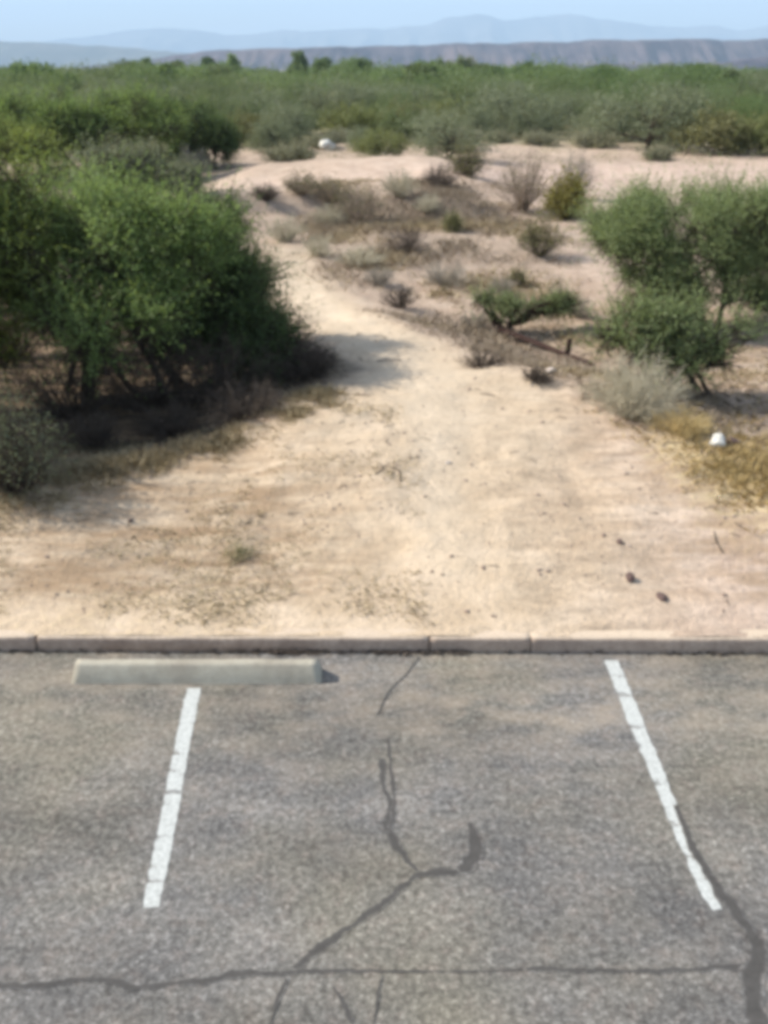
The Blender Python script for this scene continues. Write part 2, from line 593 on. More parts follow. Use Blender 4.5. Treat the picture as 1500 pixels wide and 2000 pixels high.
# ------------------------------------------------------------------ car park, kerb, wheel stop
lx = np.linspace(-22, 22, 221)
ly = np.concatenate([np.linspace(-18, 1, 40), np.linspace(1.1, KERB_Y + .14, 110)])
LX, LY = np.meshgrid(lx, ly)
LZ = np.zeros_like(LX)
li = np.arange(LX.size).reshape(LX.shape)
lot_me = mesh_of('parking_lot', np.stack([LX, LY, LZ], -1),
                 np.stack([li[:-1, :-1], li[:-1, 1:], li[1:, 1:], li[1:, :-1]], -1).reshape(-1, 4), True)
put_attr(lot_me, 'dust', smooth(3.6, 5.3, LY) * .55 + .55 * np.exp(-((LY - 4.72) / .16) ** 2) * smooth(-.2, .5, LX) + .15)
lot = tag(link('parking_lot', lot_me, M_ASPH), kind='structure')


def lot_z(x, y): return np.zeros_like(np.asarray(x, float))


def ribbon(name, mat, pts, widths, lift, parent, jag=.12, step=.02, seed=1):
    """a flat irregular strip along ground points"""
    P = np.array([on_lot(*p)[:2] for p in pts])
    if mat is M_TAR: widths = [w_ * 1.55 for w_ in widths]
    else: widths = [w_ * .86 for w_ in widths]
    seg = np.r_[0, np.cumsum(np.hypot(*np.diff(P, axis=0).T))]
    n = max(4, int(seg[-1] / step))
    s = np.linspace(0, seg[-1], n)
    x, y = np.interp(s, seg, P[:, 0]), np.interp(s, seg, P[:, 1])
    k = np.ones(7) / 7
    if n > 20:
        xs, ys_ = np.convolve(np.pad(x, 3, 'edge'), k, 'valid'), np.convolve(np.pad(y, 3, 'edge'), k, 'valid')
        x, y = xs, ys_
    w = np.interp(s, seg, widths)
    dx, dy = np.gradient(x), np.gradient(y)
    L = np.hypot(dx, dy) + 1e-9
    nx, ny = -dy / L, dx / L
    ja = jag * w * fbm(s * 14, s * 0 + seed, seed, 4)
    jb = jag * w * fbm(s * 14, s * 0 + seed + 50, seed + 5, 4)
    a = np.stack([x + nx * (w / 2 + ja), y + ny * (w / 2 + ja)], -1)
    b = np.stack([x - nx * (w / 2 + jb), y - ny * (w / 2 + jb)], -1)
    inset = .5 if mat is M_TAR else .86
    m1, m2 = (a + b) / 2 + (a - b) / 2 * (1 - inset if mat is M_TAR else inset), (a + b) / 2 - (a - b) / 2 * (1 - inset if mat is M_TAR else inset)
    XY = np.stack([a, m1, m2, b], 1).reshape(-1, 2)
    Z = lot_z(XY[:, 0], XY[:, 1]) + lift
    i = np.arange(n - 1) * 4
    me = mesh_of(name, np.c_[XY, Z], np.concatenate([np.stack([i + q, i + 4 + q, i + 5 + q, i + 1 + q], -1) for q in range(3)]))
    core = np.tile([0., 1., 1., 0.], n).reshape(n, 4)
    fade = np.clip(np.minimum(s, seg[-1] - s) / .025, 0, 1)
    put_attr(me, 'core', core * (fade[:, None] if mat is M_TAR else 1))
    return link(name, me, mat, parent)


ln = ribbon('parking_line', M_PAINT, [(380, 1341), (352, 1475), (332, 1585), (308, 1700), (294, 1778)],
            [.118, .118, .118, .118, .095], .0012, lot, .022, .02, 3)
tag(ln, 'straight worn white line ending at the wheel stop')
ln = ribbon('parking_line', M_PAINT, [(1193, 1287), (1226, 1372), (1262, 1460), (1303, 1560), (1350, 1665), (1382, 1745), (1405, 1782)],
            [.125, .125, .118, .10, .115, .085, .06], .0012, lot, .05, .02, 5)
tag(ln, 'worn white line broken along its edge by a crack')
cracks = [
    ([(745, 1478), (750, 1540), (762, 1575), (752, 1610), (772, 1650), (808, 1692), (822, 1712)], [.030, .022, .03, .03, .035, .03, .02]),
    ([(757, 1440), (762, 1500), (770, 1560), (766, 1605), (756, 1630)], [.010, .012, .018, .014, .012]),
    ([(935, 1682), (900, 1698), (812, 1712), (760, 1755), (690, 1808), (620, 1858), (565, 1895)], [.05, .035, .03, .026, .026, .03, .02]),
    ([(914, 1602), (930, 1640), (932, 1668), (912, 1692), (890, 1702)], [.015, .055, .078, .06, .03]),
    ([(-20, 1926), (90, 1925), (150, 1912), (205, 1918), (255, 1933), (340, 1920), (450, 1906), (560, 1898), (720, 1896), (920, 1898), (1030, 1893)],
     [.022, .024, .014, .022, .034, .026, .03, .018, .014, .010, .010]),
    ([(1020, 1893), (1120, 1895), (1250, 1897), (1380, 1891), (1470, 1888)], [.014, .018, .014, .022, .02]),
    ([(1318, 1570), (1345, 1640), (1372, 1690), (1405, 1740), (1450, 1800), (1487, 1850), (1480, 1880), (1462, 1920), (1470, 1970), (1490, 2020)],
     [.02, .035, .035, .045, .05, .05, .055, .075, .075, .08]),
    ([(560, 1905), (545, 1950), (525, 2010)], [.012, .014, .012]),
    ([(650, 1925), (680, 1985), (690, 2010)], [.012, .02, .012]),
    ([(745, 1905), (738, 1950), (730, 2000)], [.010, .012, .01]),
    ([(820, 1282), (800, 1310), (760, 1350), (735, 1400)], [.010, .009, .008, .006]),
]
for k, (pp, ww) in enumerate(cracks):
    ribbon('tar_seam', M_TAR, pp, ww, .0022 + .0002 * k, lot, .32 if max(ww) < .06 else .16, .012, 20 + k)

# kerb: one cast strip with open joints
joints = [on_lot(75, 1268)[0], on_lot(838, 1272)[0], on_lot(1035, 1272)[0]]
jw = {joints[0]: .022, joints[1]: .014, joints[2]: .008}
for q in (-3, -2, -1, 2, 3, 4): jw[joints[0] + 2.95 * q] = .016
prof = [(0, -.05), (.003, .03), (.006, .086), (.011, .102), (.020, .110), (.045, .112), (KERB_T - .02, .111), (KERB_T, .097), (KERB_T, -.05)]
xs = set(np.arange(-20, 20.01, .05).tolist())
secs = [(x, 0) for x in xs if all(abs(x - j) > .03 for j in jw)]
for j, w in jw.items():
    secs += [(j - w / 2 - .006, 0), (j - w / 2, .6), (j - w / 2 + .002, 3), (j + w / 2 - .002, 3), (j + w / 2, .6), (j + w / 2 + .006, 0)]
secs.sort()
kv = []
for x, g in secs:
    for (py_, pz_) in prof:
        a, b = py_, pz_
        if g:
            dpt = .010 * g
            a = a + dpt if a < .03 else (a - dpt if a > KERB_T - .03 else a)
            b = b - dpt if b > .08 else b
        n1 = .0035 * float(vnoise(np.array(x * 7.), np.array(pz_ * 30 + py_ * 20), 4))
        kv.append((x, KERB_Y + KERB_SLOPE * x + a + n1, b + n1 * .7))
npf = len(prof)
ki = np.arange(len(secs) * npf).reshape(-1, npf)
kq = np.stack([ki[:-1, :-1], ki[1:, :-1], ki[1:, 1:], ki[:-1, 1:]], -1).reshape(-1, 4)
tag(link('kerb', mesh_of('kerb', kv, kq, True), M_KERB), kind='structure')

# wheel stop
a, b = on_lot(138, 1337), on_lot(627, 1336)
wl = b[0] - a[0]
pr = [(0, 0), (.012, .022), (.055, .110), (.068, .119), (.118, .119), (.131, .110), (.165, .022), (.175, 0)]
nx_ = 40
sv = []
for k in range(nx_ + 1):
    t_ = k / nx_
    for (yy, zz) in pr:
        endin = .028 * (zz / .119)
        x = -wl / 2 + endin + (wl - 2 * endin) * t_
        n1 = .0022 * float(vnoise(np.array(x * 16), np.array(yy * 50 + zz * 30), 8))
        sv.append((x, yy - .0875 + n1, zz + n1))
m_ = len(pr)
si = np.arange((nx_ + 1) * m_).reshape(-1, m_)
sq = [np.stack([si[:-1, :-1], si[1:, :-1], si[1:, 1:], si[:-1, 1:]], -1).reshape(-1, 4), np.array([si[0]]), np.array([si[-1][::-1]])]
ws = link('wheel_stop', mesh_of('wheel_stop', sv, sq), M_STOP)
ws.location = ((a[0] + b[0]) / 2, (a[1] + b[1]) / 2 + .0875, .002)
tag(ws, 'pale grey concrete wheel stop on the asphalt in front of the kerb', 'wheel stop')

# ------------------------------------------------------------------ vegetation makers
def unit(v): return v / (np.linalg.norm(v, axis=-1, keepdims=True) + 1e-9)


def leaves(P, D, ln_, wd, rng, face=None):
    """pointed four-sided leaves at P along D"""
    n = len(P)
    # leaf blades turn towards the light: up and outwards
    N = rng.normal(size=(n, 3)) if face is None else face + rng.normal(size=(n, 3)) * .45
    side = unit(np.cross(D, N))
    L = (ln_ * rng.uniform(.6, 1.3, (n, 1)))
    Wd = (wd * rng.uniform(.7, 1.3, (n, 1)))
    v = np.stack([P, P + D * L * .45 + side * Wd * .5, P + D * L, P + D * L * .5 - side * Wd * .5], 1)
    f = np.arange(n * 4).reshape(n, 4)
    return v.reshape(-1, 3), f


def tubes(paths, radii, sides=3):
    """paths (n,k,3), radii (n,k)"""
    paths, radii = np.asarray(paths, float), np.asarray(radii, float)
    n, k, _ = paths.shape
    T = unit(np.gradient(paths, axis=1))
    ref = np.where(np.abs(T[..., 2:3]) > .9, np.array([1., 0, 0]), np.array([0, 0, 1.]))
    A = unit(np.cross(T, ref))
    B = np.cross(T, A)
    ang = np.arange(sides) / sides * 2 * math.pi
    ring = paths[:, :, None] + radii[:, :, None, None] * (np.cos(ang)[:, None] * A[:, :, None] + np.sin(ang)[:, None] * B[:, :, None])
    i = np.arange(n * k * sides).reshape(n, k, sides)
    j = np.roll(i, -1, 2)
    f = np.stack([i[:, :-1], j[:, :-1], j[:, 1:], i[:, 1:]], -1).reshape(-1, 4)
    return ring.reshape(-1, 3), f


def bez(p0, p1, p2, k):
    t = np.linspace(0, 1, k)[:, None]
    return (1 - t) ** 2 * p0 + 2 * t * (1 - t) * p1 + t * t * p2


def wob3(P, s):
    return np.sin(P[:, 0] * s + 1.3) * np.sin(P[:, 1] * s * 1.1 + .4) * np.sin(P[:, 2] * s * .9 + 2.1)


def foliage(clumps, rng, per=160, tw=.45, k=7, ll=.075, lw=.022, up=.35, gap=.25, shell=.35, droop=.12, spray=.18):
    """twigs pushing out of every clump, each lined with leaves; clumps: (centre, radii, share)"""
    VV, FF, base = [], [], 0
    TW = []
    for c, r, sh in clumps:
        n = max(6, int(per * sh))
        d = unit(rng.normal(size=(n, 3)))
        rad = rng.uniform(shell ** 2, 1, (n, 1)) ** .5
        p = c + d * r * rad * .9
        keep = vnoise(p[:, 0] * 3.1 + p[:, 2] * 2.3, p[:, 1] * 3.1 - p[:, 2] * 2.1, 5) > -.75 + gap * rng.uniform(.7, 1.3, n)
        p, d = p[keep], d[keep]
        n = len(p)
        if not n: continue
        td = unit(d * .75 + np.array([0, 0, up]) + rng.normal(size=(n, 3)) * .4)
        L = tw * rng.uniform(.45, 1.2, (n, 1)) * np.where(rng.random((n, 1)) < spray, 1.7, 1.0)
        t = (np.arange(k) + .5) / k
        pts = p[:, None] + td[:, None] * (L[:, None] * t[None, :, None])
        pts[..., 2] -= droop * L * t ** 2
        pts += rng.normal(size=pts.shape) * ll * .22
        ld = unit(td[:, None] * .55 + rng.normal(size=pts.shape) * .65)
        fc = np.repeat(unit(d * .7 + np.array([-.25, 0, .75])), k, 0)
        v, f = leaves(pts.reshape(-1, 3), ld.reshape(-1, 3), ll, lw, rng, fc)
        VV.append(v); FF.append(f + base); base += len(v)
        TW.append(np.stack([p - td * L * .6, p, p + td * L * .9], 1))
    return np.concatenate(VV), np.concatenate(FF), np.concatenate(TW)


def clumps_in(rng, centre, radii, n, rmin=.22, rmax=.42, low=-.5):
    out = []
    centre, radii = np.asarray(centre, float), np.asarray(radii, float)
    for _ in range(n):
        d = unit(rng.normal(size=3))
        if d[2] < low: d[2] = -d[2]
        f = rng.uniform(.25, .85) if rng.random() < .35 else rng.uniform(.6, 1.02)
        rr = rng.uniform(rmin, rmax)
        r = radii.mean() * rr * rng.uniform(.55, 1.3, 3) * np.array([1.1, 1.1, .85])
        r[2] = min(r[2], radii[2] * .75)
        out.append((centre + d * radii * f, r, float(rr / rmax) ** 2 * rng.uniform(.6, 1.2)))
    return out


def limbs(base, clumps, rng, r0=.06, stems=4, spread=.25, maxn=40, fork=.45):
    """a few stems from the ground, then a limb to each clump"""
    base = np.asarray(base, float)
    cs = np.array([c for c, _, _ in clumps])
    mid = cs.mean(0)
    if len(cs) > maxn: cs = cs[rng.choice(len(cs), maxn, False)]
    forks, P, Rr = [], [], []
    for s_ in range(stems):
        tgt = cs[rng.integers(len(cs))] * .6 + mid * .4
        b = base + np.array([rng.normal() * spread * .4, rng.normal() * spread * .4, -.12])
        f = b + (tgt - b) * fork * rng.uniform(.8, 1.2)
        m = (b + f) / 2 + rng.normal(size=3) * .12 * np.linalg.norm(f - b)
        P.append(bez(b, m, f, 9)); Rr.append(np.linspace(r0 * rng.uniform(.8, 1.2), r0 * .6, 9))
        forks.append(f)
    forks = np.array(forks)
    for c in cs:
        f = forks[np.argmin(np.linalg.norm(forks - c, axis=1) + rng.uniform(0, .3, len(forks)))]
        L = np.linalg.norm(c - f)
        m = (f + c) / 2 + rng.normal(size=3) * .16 * L + np.array([0, 0, .06 * L])
        P.append(bez(f, m, c, 9)); Rr.append(np.linspace(r0 * .52, r0 * .12, 9))
    return tubes(P, Rr, 6)


def woody(name, loc, clumps, rng, leafm, barkm=None, r0=.06, stems=4, spread=.3, base=(0, 0, 0), trunk_name='trunk', twigs=True, fork=.45, limbs_extra=None, **fk):
    """a bush or tree: an Empty at its foot, a woody part and a crown"""
    root = empty(name, loc)
    v, f, tw = foliage(clumps, rng, **fk)
    link('crown', mesh_of('crown', v, f), leafm, root)
    tv, tf = limbs(base, clumps, rng, r0, stems, spread, fork=fork)
    V_, F_ = [tv], [tf]
    off = len(tv)
    if limbs_extra is not None:
        V_.append(limbs_extra[0]); F_.append(limbs_extra[1] + off); off += len(limbs_extra[0])
    if twigs:
        q = tw if len(tw) < 4000 else tw[rng.choice(len(tw), 4000, False)]
        a_, b_ = tubes(q, np.tile([r0 * .09 + .002, r0 * .06 + .0015, .001], (len(q), 1)), 3)
        V_.append(a_); F_.append(b_ + off)
    link(trunk_name, mesh_of(trunk_name, np.concatenate(V_), np.concatenate(F_), True), barkm or M_BARK, root)
    return root


def twig_bush_mesh(rng, rad, hgt, n=90, sub=5, r=.004, spread=1.0, lean=(0, 0), curl=.25):
    """bare stems fanning out from one foot, each with side twigs"""
    az = rng.uniform(0, 2 * math.pi, n)
    out = rad * np.sqrt(rng.uniform(.02, 1, n)) * spread
    up = hgt * np.sqrt(np.clip(1 - (out / (rad * 1.05)) ** 2, .05, 1)) * rng.uniform(.6, 1.05, n)
    tip = np.stack([np.cos(az) * out + lean[0] * up, np.sin(az) * out + lean[1] * up, up], -1)
    b = np.stack([np.cos(az) * rad * .08, np.sin(az) * rad * .08, np.full(n, -.03)], -1)
    mid = b * .4 + tip * .6 + rng.normal(size=(n, 3)) * curl * rad * .35
    mid[:, 2] += .06 * hgt
    t = np.linspace(0, 1, 6)[None, :, None]
    P = (1 - t) ** 2 * b[:, None] + 2 * t * (1 - t) * mid[:, None] + t * t * tip[:, None]
    v1, f1 = tubes(P, np.tile(np.linspace(r * 1.4, r * .5, 6), (n, 1)), 3)
    k = rng.integers(2, 6, (n, sub))
    s0 = np.take_along_axis(P, k[..., None].repeat(3, -1), 1).reshape(-1, 3)
    dr = unit(np.repeat(tip - b, sub, 0)) + rng.normal(size=(n * sub, 3)) * .75
    L = rng.uniform(.10, .32, (n * sub, 1)) * (rad + hgt) * .5
    e = s0 + unit(dr) * L
    e[:, 2] = np.maximum(e[:, 2], .01)
    v2, f2 = tubes(np.stack([s0, (s0 + e) / 2 + rng.normal(size=s0.shape) * .02, e], 1), np.tile([r * .7, r * .55, r * .3], (n * sub, 1)), 3)
    return mesh_of('twigs', np.concatenate([v1, v2]), np.concatenate([f1, f2 + len(v1)])), e, P[:, -1]


def dry_bush(name, loc, rng, rad, hgt, mat, label, cat='dry bush', group=None, n=90, sub=6, r=.004, leaf=None, ln_=.03, lean=(0, 0), nl=4):
    me, e, tips = twig_bush_mesh(rng, rad, hgt, n, sub, r, lean=lean)
    if leaf is None:
        o = link(name, me, mat)
        o.location = loc
    else:
        o = empty(name, loc)
        link('stems', me, mat, o)
        P = np.repeat(np.concatenate([e, tips]), nl, 0)
        P = P + rng.normal(size=P.shape) * ln_ * 1.6
        P[:, 2] = np.maximum(P[:, 2], .02)
        D = unit(rng.normal(size=P.shape) + np.array([0, 0, .5]))
        v, f = leaves(P, D, ln_, ln_ * .45, rng)
        link('foliage', mesh_of('foliage', v, f), leaf, o)
    tag(o, label, cat, group)
    return o


# ------------------------------------------------------------------ the big mesquite bushes at the left
def local(base, *pts):
    return [np.array(p, float) - np.array(base, float) for p in pts]


def at_depth(px, py, y):
    d = ray(px, py)
    t = y / d[1]
    return np.array([d[0] * t, y, CAM_H + d[2] * t])


rng = np.random.default_rng(11)
NEAR = dict(per=290, tw=.48, k=12, ll=.056, lw=.017, gap=.62, up=.45, spray=.22)


def big_bush(name, base_px, blobs, leafm, label, r0, stems, seed, n_cl, fk, group=None, spread=.5, cat='bush', barkm=None, fork=.45, low=-.5):
    """blobs: (px, py, distance offset from the foot, half width m, half height m, half depth m)"""
    rng = np.random.default_rng(seed)
    b = on_ground(*base_px)
    cl = []
    tot = sum(w * h for _, _, _, w, h, _ in blobs)
    for (px, py, dy, w, h, dep) in blobs:
        c = at_depth(px, py, b[1] + dy) - b
        cl += clumps_in(rng, c, (w, dep, h), max(3, int(n_cl * w * h / tot)), low=low)
    r_ = woody(name, b, cl, rng, leafm, barkm, r0=r0, stems=stems, spread=spread, fork=fork, **fk)
    tag(r_, label, cat, group)
    return r_


big_bush('mesquite_bush', (215, 775), [(40, 470, .7, 1.2, .50, 1.2), (190, 455, .8, 1.1, .42, 1.1), (310, 490, .7, .8, .40, 1.0), (110, 530, .2, 1.3, .62, 1.2), (300, 520, .2, 1.1, .6, 1.1), (90, 620, -.5, 1.2, .34, .9), (260, 610, -.5, .9, .30, .8)],
         M_MESQ, 'large dense green mesquite bush, nearest of the leafy ones along the sandy track', .05, 9, 21, 92, NEAR, spread=1.5)
big_bush('mesquite_bush', (470, 740), [(365, 480, 1.0, .65, .36, .9), (425, 535, .5, .58, .36, .8), (455, 590, .2, .62, .36, .8), (530, 665, 0, .55, .28, .7), (400, 660, -.3, .8, .40, .8), (480, 700, -.2, .7, .28, .7)],
         M_MESQ_D, 'darker mesquite bush with bare brown lower twigs shading the narrow of the track', .04, 8, 22, 84, dict(NEAR, per=300), spread=1.2)
big_bush('mesquite_bush', (-150, 800), [(-110, 450, .6, 1.4, .8, 1.3), (-60, 590, .2, 1.2, .7, 1.1), (-140, 700, -.2, 1.0, .5, 1.0), (-270, 390, .2, 1.3, .8, 1.2), (-300, 540, 0, 1.2, .7, 1.2)],
         M_YGREEN, 'yellow-green mesquite bush cut by the left picture edge', .05, 6, 23, 66, NEAR, spread=.8)
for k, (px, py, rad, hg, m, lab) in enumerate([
        (560, 742, .62, .80, M_TWIG_D, 'bare twiggy bush coloured dark to deepen the shade at the track side of the mesquites'),  # twig colour darkened so the mesquite shadow reads stronger
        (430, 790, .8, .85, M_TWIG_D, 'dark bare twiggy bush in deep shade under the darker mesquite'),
        (610, 735, .40, .42, M_TWIG_D, 'low twiggy bush coloured dark to deepen the edge of the mesquite shade'),  # dark twig colour carries the mesquite shadow towards the track
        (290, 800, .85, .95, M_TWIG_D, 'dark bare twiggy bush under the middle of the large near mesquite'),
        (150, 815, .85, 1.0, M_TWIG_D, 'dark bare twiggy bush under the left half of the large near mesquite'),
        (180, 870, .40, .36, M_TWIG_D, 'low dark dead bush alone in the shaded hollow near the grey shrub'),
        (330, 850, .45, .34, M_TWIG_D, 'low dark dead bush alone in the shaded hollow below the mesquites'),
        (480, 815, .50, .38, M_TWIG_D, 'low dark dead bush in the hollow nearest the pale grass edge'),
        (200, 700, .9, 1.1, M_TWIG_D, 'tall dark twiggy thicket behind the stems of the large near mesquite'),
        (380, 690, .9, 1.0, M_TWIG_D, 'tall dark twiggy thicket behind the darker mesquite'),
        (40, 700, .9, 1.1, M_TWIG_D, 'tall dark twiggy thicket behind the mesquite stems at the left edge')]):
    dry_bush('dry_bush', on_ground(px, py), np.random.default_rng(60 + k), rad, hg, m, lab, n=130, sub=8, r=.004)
big_bush('mesquite_bush', (-330, 905), [(-330, 690, 0, 1.0, .75, 1.1), (-290, 560, .2, 1.0, .7, 1.0), (-280, 760, .1, .9, .5, .9)],
         M_MESQ_D, 'mesquite bush outermost at the left whose shade falls on the grey shrub', .05, 5, 29, 40, NEAR, spread=.8)
dry_bush('grey_shrub', on_ground(30, 960), np.random.default_rng(70), .48, .85, M_TWIG_D,
         'grey-green wispy shrub in front of the mesquite bush by the left edge', 'shrub', n=170, sub=8, r=.003, leaf=M_GREY, ln_=.030, nl=2)

MIDF = dict(per=230, tw=.55, k=8, ll=.10, lw=.035, gap=.28)
big_bush('mesquite_bush', (150, 345), [(120, 240, .8, 2.6, .85, 2.2), (260, 245, .5, 2.0, .8, 2.0), (60, 275, 0, 2.2, .8, 1.8)],
         M_MESQ, 'broad mid-green mesquite behind the near bushes on the left', .09, 6, 24, 60, MIDF, spread=1.4)
big_bush('mesquite_bush', (400, 330), [(350, 248, .6, 1.9, .75, 1.7), (400, 275, 0, 1.3, .7, 1.2), (410, 312, -.2, 1.0, .42, .9), (330, 310, -.2, 1.0, .45, .9)],
         M_MESQ_D, 'dark green mesquite low to the ground beside the far bend of the track', .08, 5, 25, 44, MIDF, spread=1.0)
big_bush('mesquite_bush', (20, 360), [(30, 310, 0, 1.7, .7, 1.4), (-80, 285, .5, 1.8, .9, 1.5)],
         M_YGREEN, 'bright yellow-green mesquite between the near bush and the broad one', .07, 5, 26, 36, MIDF, spread=1.0)
big_bush('mesquite_bush', (240, 400), [(230, 345, .3, 1.3, .6, 1.1), (330, 370, 0, .9, .42, .9)],
         M_GREY, 'low dusty green bush just behind the large near mesquite', .05, 4, 27, 26, dict(MIDF, ll=.085, lw=.03), spread=.8)

# ------------------------------------------------------------------ trees on the right
FE = dict(per=250, tw=.44, k=11, ll=.056, lw=.014, gap=.60, up=.6, droop=.03, spray=.25)
big_bush('mesquite_tree', (1395, 640), [(1320, 425, .5, .70, .30, .9), (1440, 425, .3, .75, .34, .9), (1185, 455, .2, .50, .22, .6), (1240, 475, .1, .62, .26, .6), (1450, 520, .1, .55, .24, .5), (1360, 510, 0, .70, .34, .7), (1490, 490, .2, .7, .5, .8), (1300, 560, -.1, .50, .20, .5), (1400, 575, -.2, .45, .18, .4), (1260, 430, .3, .4, .16, .5), (1330, 600, -.3, .3, .12, .3), (1480, 590, .1, .6, .24, .5), (1240, 545, 0, .35, .14, .4)],
         M_FEATH, 'feathery green mesquite tree with forked dark trunk right of the track', .05, 5, 31, 150, FE, cat='tree', spread=.35, fork=.5)
big_bush('mesquite_bush', (1380, 772), [(1230, 645, .1, .42, .16, .4), (1330, 640, .1, .45, .20, .45), (1415, 655, .1, .32, .22, .35), (1200, 665, 0, .26, .10, .25), (1340, 700, 0, .40, .16, .3), (1420, 705, 0, .28, .14, .3), (1250, 690, -.1, .3, .12, .3), (1190, 640, .2, .3, .12, .3), (1440, 720, -.1, .3, .16, .3), (1300, 730, -.1, .35, .12, .3)],
         M_FEATH, 'small leaning feathery bush in front of the forked mesquite tree', .032, 4, 32, 50, dict(FE, per=75, tw=.36, gap=.5), spread=.12, fork=.62)

# the small tree growing from a fallen trunk
b = on_ground(985, 655)
rng = np.random.default_rng(33)
blobs = [(945, 586, .3, .24, .05), (1000, 602, 0, .30, .05), (1055, 606, .1, .28, .05), (1095, 594, .2, .16, .04)]
cl = []
for px, py, dy, w, h in blobs:
    cl += clumps_in(rng, at_depth(px, py, b[1] + dy) - b, (w, w * .9, h), 16, .22, .42)
e = on_ground(1160, 716) - b
fall = bez(np.array([-.12, .05, .10]), np.array([e[0] * .5, e[1] * .5, .14]), e + np.array([0, 0, .02]), 12)
kx = fall[8]
lv, lf = tubes([fall, bez(fall[0], np.array([-.2, .1, .25]), np.array([-.35, .15, .42]), 12)],
               [np.linspace(.060, .026, 12), np.linspace(.05, .02, 12)], 7)
lv2, lf2 = tubes([bez(kx + np.array([0, 0, -.02]), kx + np.array([.02, 0, .1]), kx + np.array([.03, 0, .24]), 5)], [np.array([.05, .048, .042, .04, .032])], 7)
o = woody('mesquite_tree', b, cl, rng, M_FEATH_L, M_BARK_R, r0=.045, stems=3, spread=.12,
          limbs_extra=(np.concatenate([lv, lv2]), np.concatenate([lf, lf2 + len(lv)])),
          per=50, tw=.28, k=9, ll=.045, lw=.014, gap=.3, up=.3)
tag(o, 'small flat-topped tree growing from a fallen trunk coloured dark for shade beside the track', 'tree')

# ------------------------------------------------------------------ shrubs of the clearing, one by one
SHR = [  # foot px, width px, height px, kind, label
    (1055, 500, 95, 72, 'creo', 'olive creosote shrub standing alone left of the feathery tree'),
    (1105, 428, 80, 75, 'yell', 'yellow-olive shrub, the most yellow one in the clearing'),
    (1120, 388, 95, 85, 'greyt', 'grey bare upright shrub behind the yellow-olive one'),
    (1020, 412, 105, 110, 'brown', 'tall brown-grey shrub left of the yellow-olive one'),
    (915, 345, 80, 52, 'creo', 'olive shrub at the back of the clearing beside the far track'),
    (860, 365, 90, 40, 'dark', 'low dark dry shrub at the back of the clearing'),
    (700, 438, 120, 75, 'brown', 'brown dry shrub with dark foot in the weedy part of the clearing'),
    (795, 492, 95, 45, 'dark', 'low dark grey shrub with long shadow in mid clearing'),
    (870, 556, 105, 46, 'greyt', 'rounded grey dry shrub nearest the small flat-topped tree'),
    (780, 600, 85, 42, 'dark', 'dark straggly dry weed right beside the sandy track'),
    (885, 452, 26, 30, 'creo', 'tiny upright weed with thin shadow on bare soil'),
    (1245, 625, 95, 70, 'creo', 'olive shrub under the crown of the feathery tree'),
    (650, 395, 90, 45, 'brown', 'brown dry weed clump on the top of the low bank'),
    (590, 380, 75, 40, 'brown', 'brown dry weed clump on the face of the low bank'),
    (780, 385, 80, 50, 'tan', 'pale tan dry weed behind the brown shrub'),
    (835, 415, 60, 36, 'tan', 'small tan weed between the two dark shrubs'),
    (700, 520, 110, 40, 'tan', 'spreading tan weed clump in the middle of the weedy ground'),
    (620, 500, 90, 40, 'tan', 'straw-coloured weed clump beside the track bend'),
    (560, 470, 90, 48, 'tan', 'straw-coloured weed clump nearest the tip of the mesquite bush'),
    (740, 555, 70, 34, 'greyt', 'grey weed clump above the dark straggly weed'),
    (980, 575, 70, 34, 'greyt', 'thin grey weed just behind the small flat-topped tree'),
    (1130, 620, 70, 42, 'greyt', 'thin grey weed right of the small flat-topped tree'),
    (380, 350, 80, 60, 'greyt', 'pale grey bare shrub at the left start of the far track'),
    (520, 392, 70, 30, 'dark', 'dark overhanging weed in the hollow of the low bank'),
    (1010, 560, 30, 30, 'brown', 'little brown weed on pink soil behind the small tree'),
    (640, 440, 80, 40, 'tan', 'tan weed clump at the foot of the bank'),
    (930, 640, 75, 30, 'greyt', 'grey twiggy weed left of the fallen trunk'),
    (1050, 745, 70, 26, 'dark', 'dark twig clump on the slope below the fallen trunk'),
    (940, 715, 100, 30, 'dark', 'dark low litter bush on the slope edge of the track'),
]
for k, (px, py, wpx, hpx, kind, lab) in enumerate(SHR):
    rng = np.random.default_rng(100 + k)
    p = on_ground(px, py)
    s = px_per_m(p)
    rad, hg = wpx / s / 2, hpx / s * 1.02
    far = max(1.0, p[1] / 14)
    kw = dict(n=int(70 + 40 * rad), sub=7, r=.0034 * far)
    if kind == 'creo': kw.update(leaf=M_CREO, ln_=.040 * far ** .7, nl=2)
    if kind == 'yell': kw.update(leaf=M_YELL, ln_=.055 * far ** .7, nl=4, n=110)
    if kind == 'brown': kw.update(leaf=M_CREO, ln_=.035 * far ** .7, nl=1, n=110)
    mat = {'creo': M_TWIG_D, 'yell': M_TWIG_D, 'greyt': M_TWIG_G, 'brown': M_TWIG, 'dark': M_TWIG_D, 'tan': M_TWIG_P}[kind]
    nm = {'creo': 'creosote_shrub', 'yell': 'creosote_shrub', 'greyt': 'dry_shrub', 'brown': 'dry_shrub', 'dark': 'dry_shrub', 'tan': 'dry_weed'}[kind]
    dry_bush(nm, p, rng, rad, hg, mat, lab, 'weed' if 'weed' in lab else 'shrub', **kw)

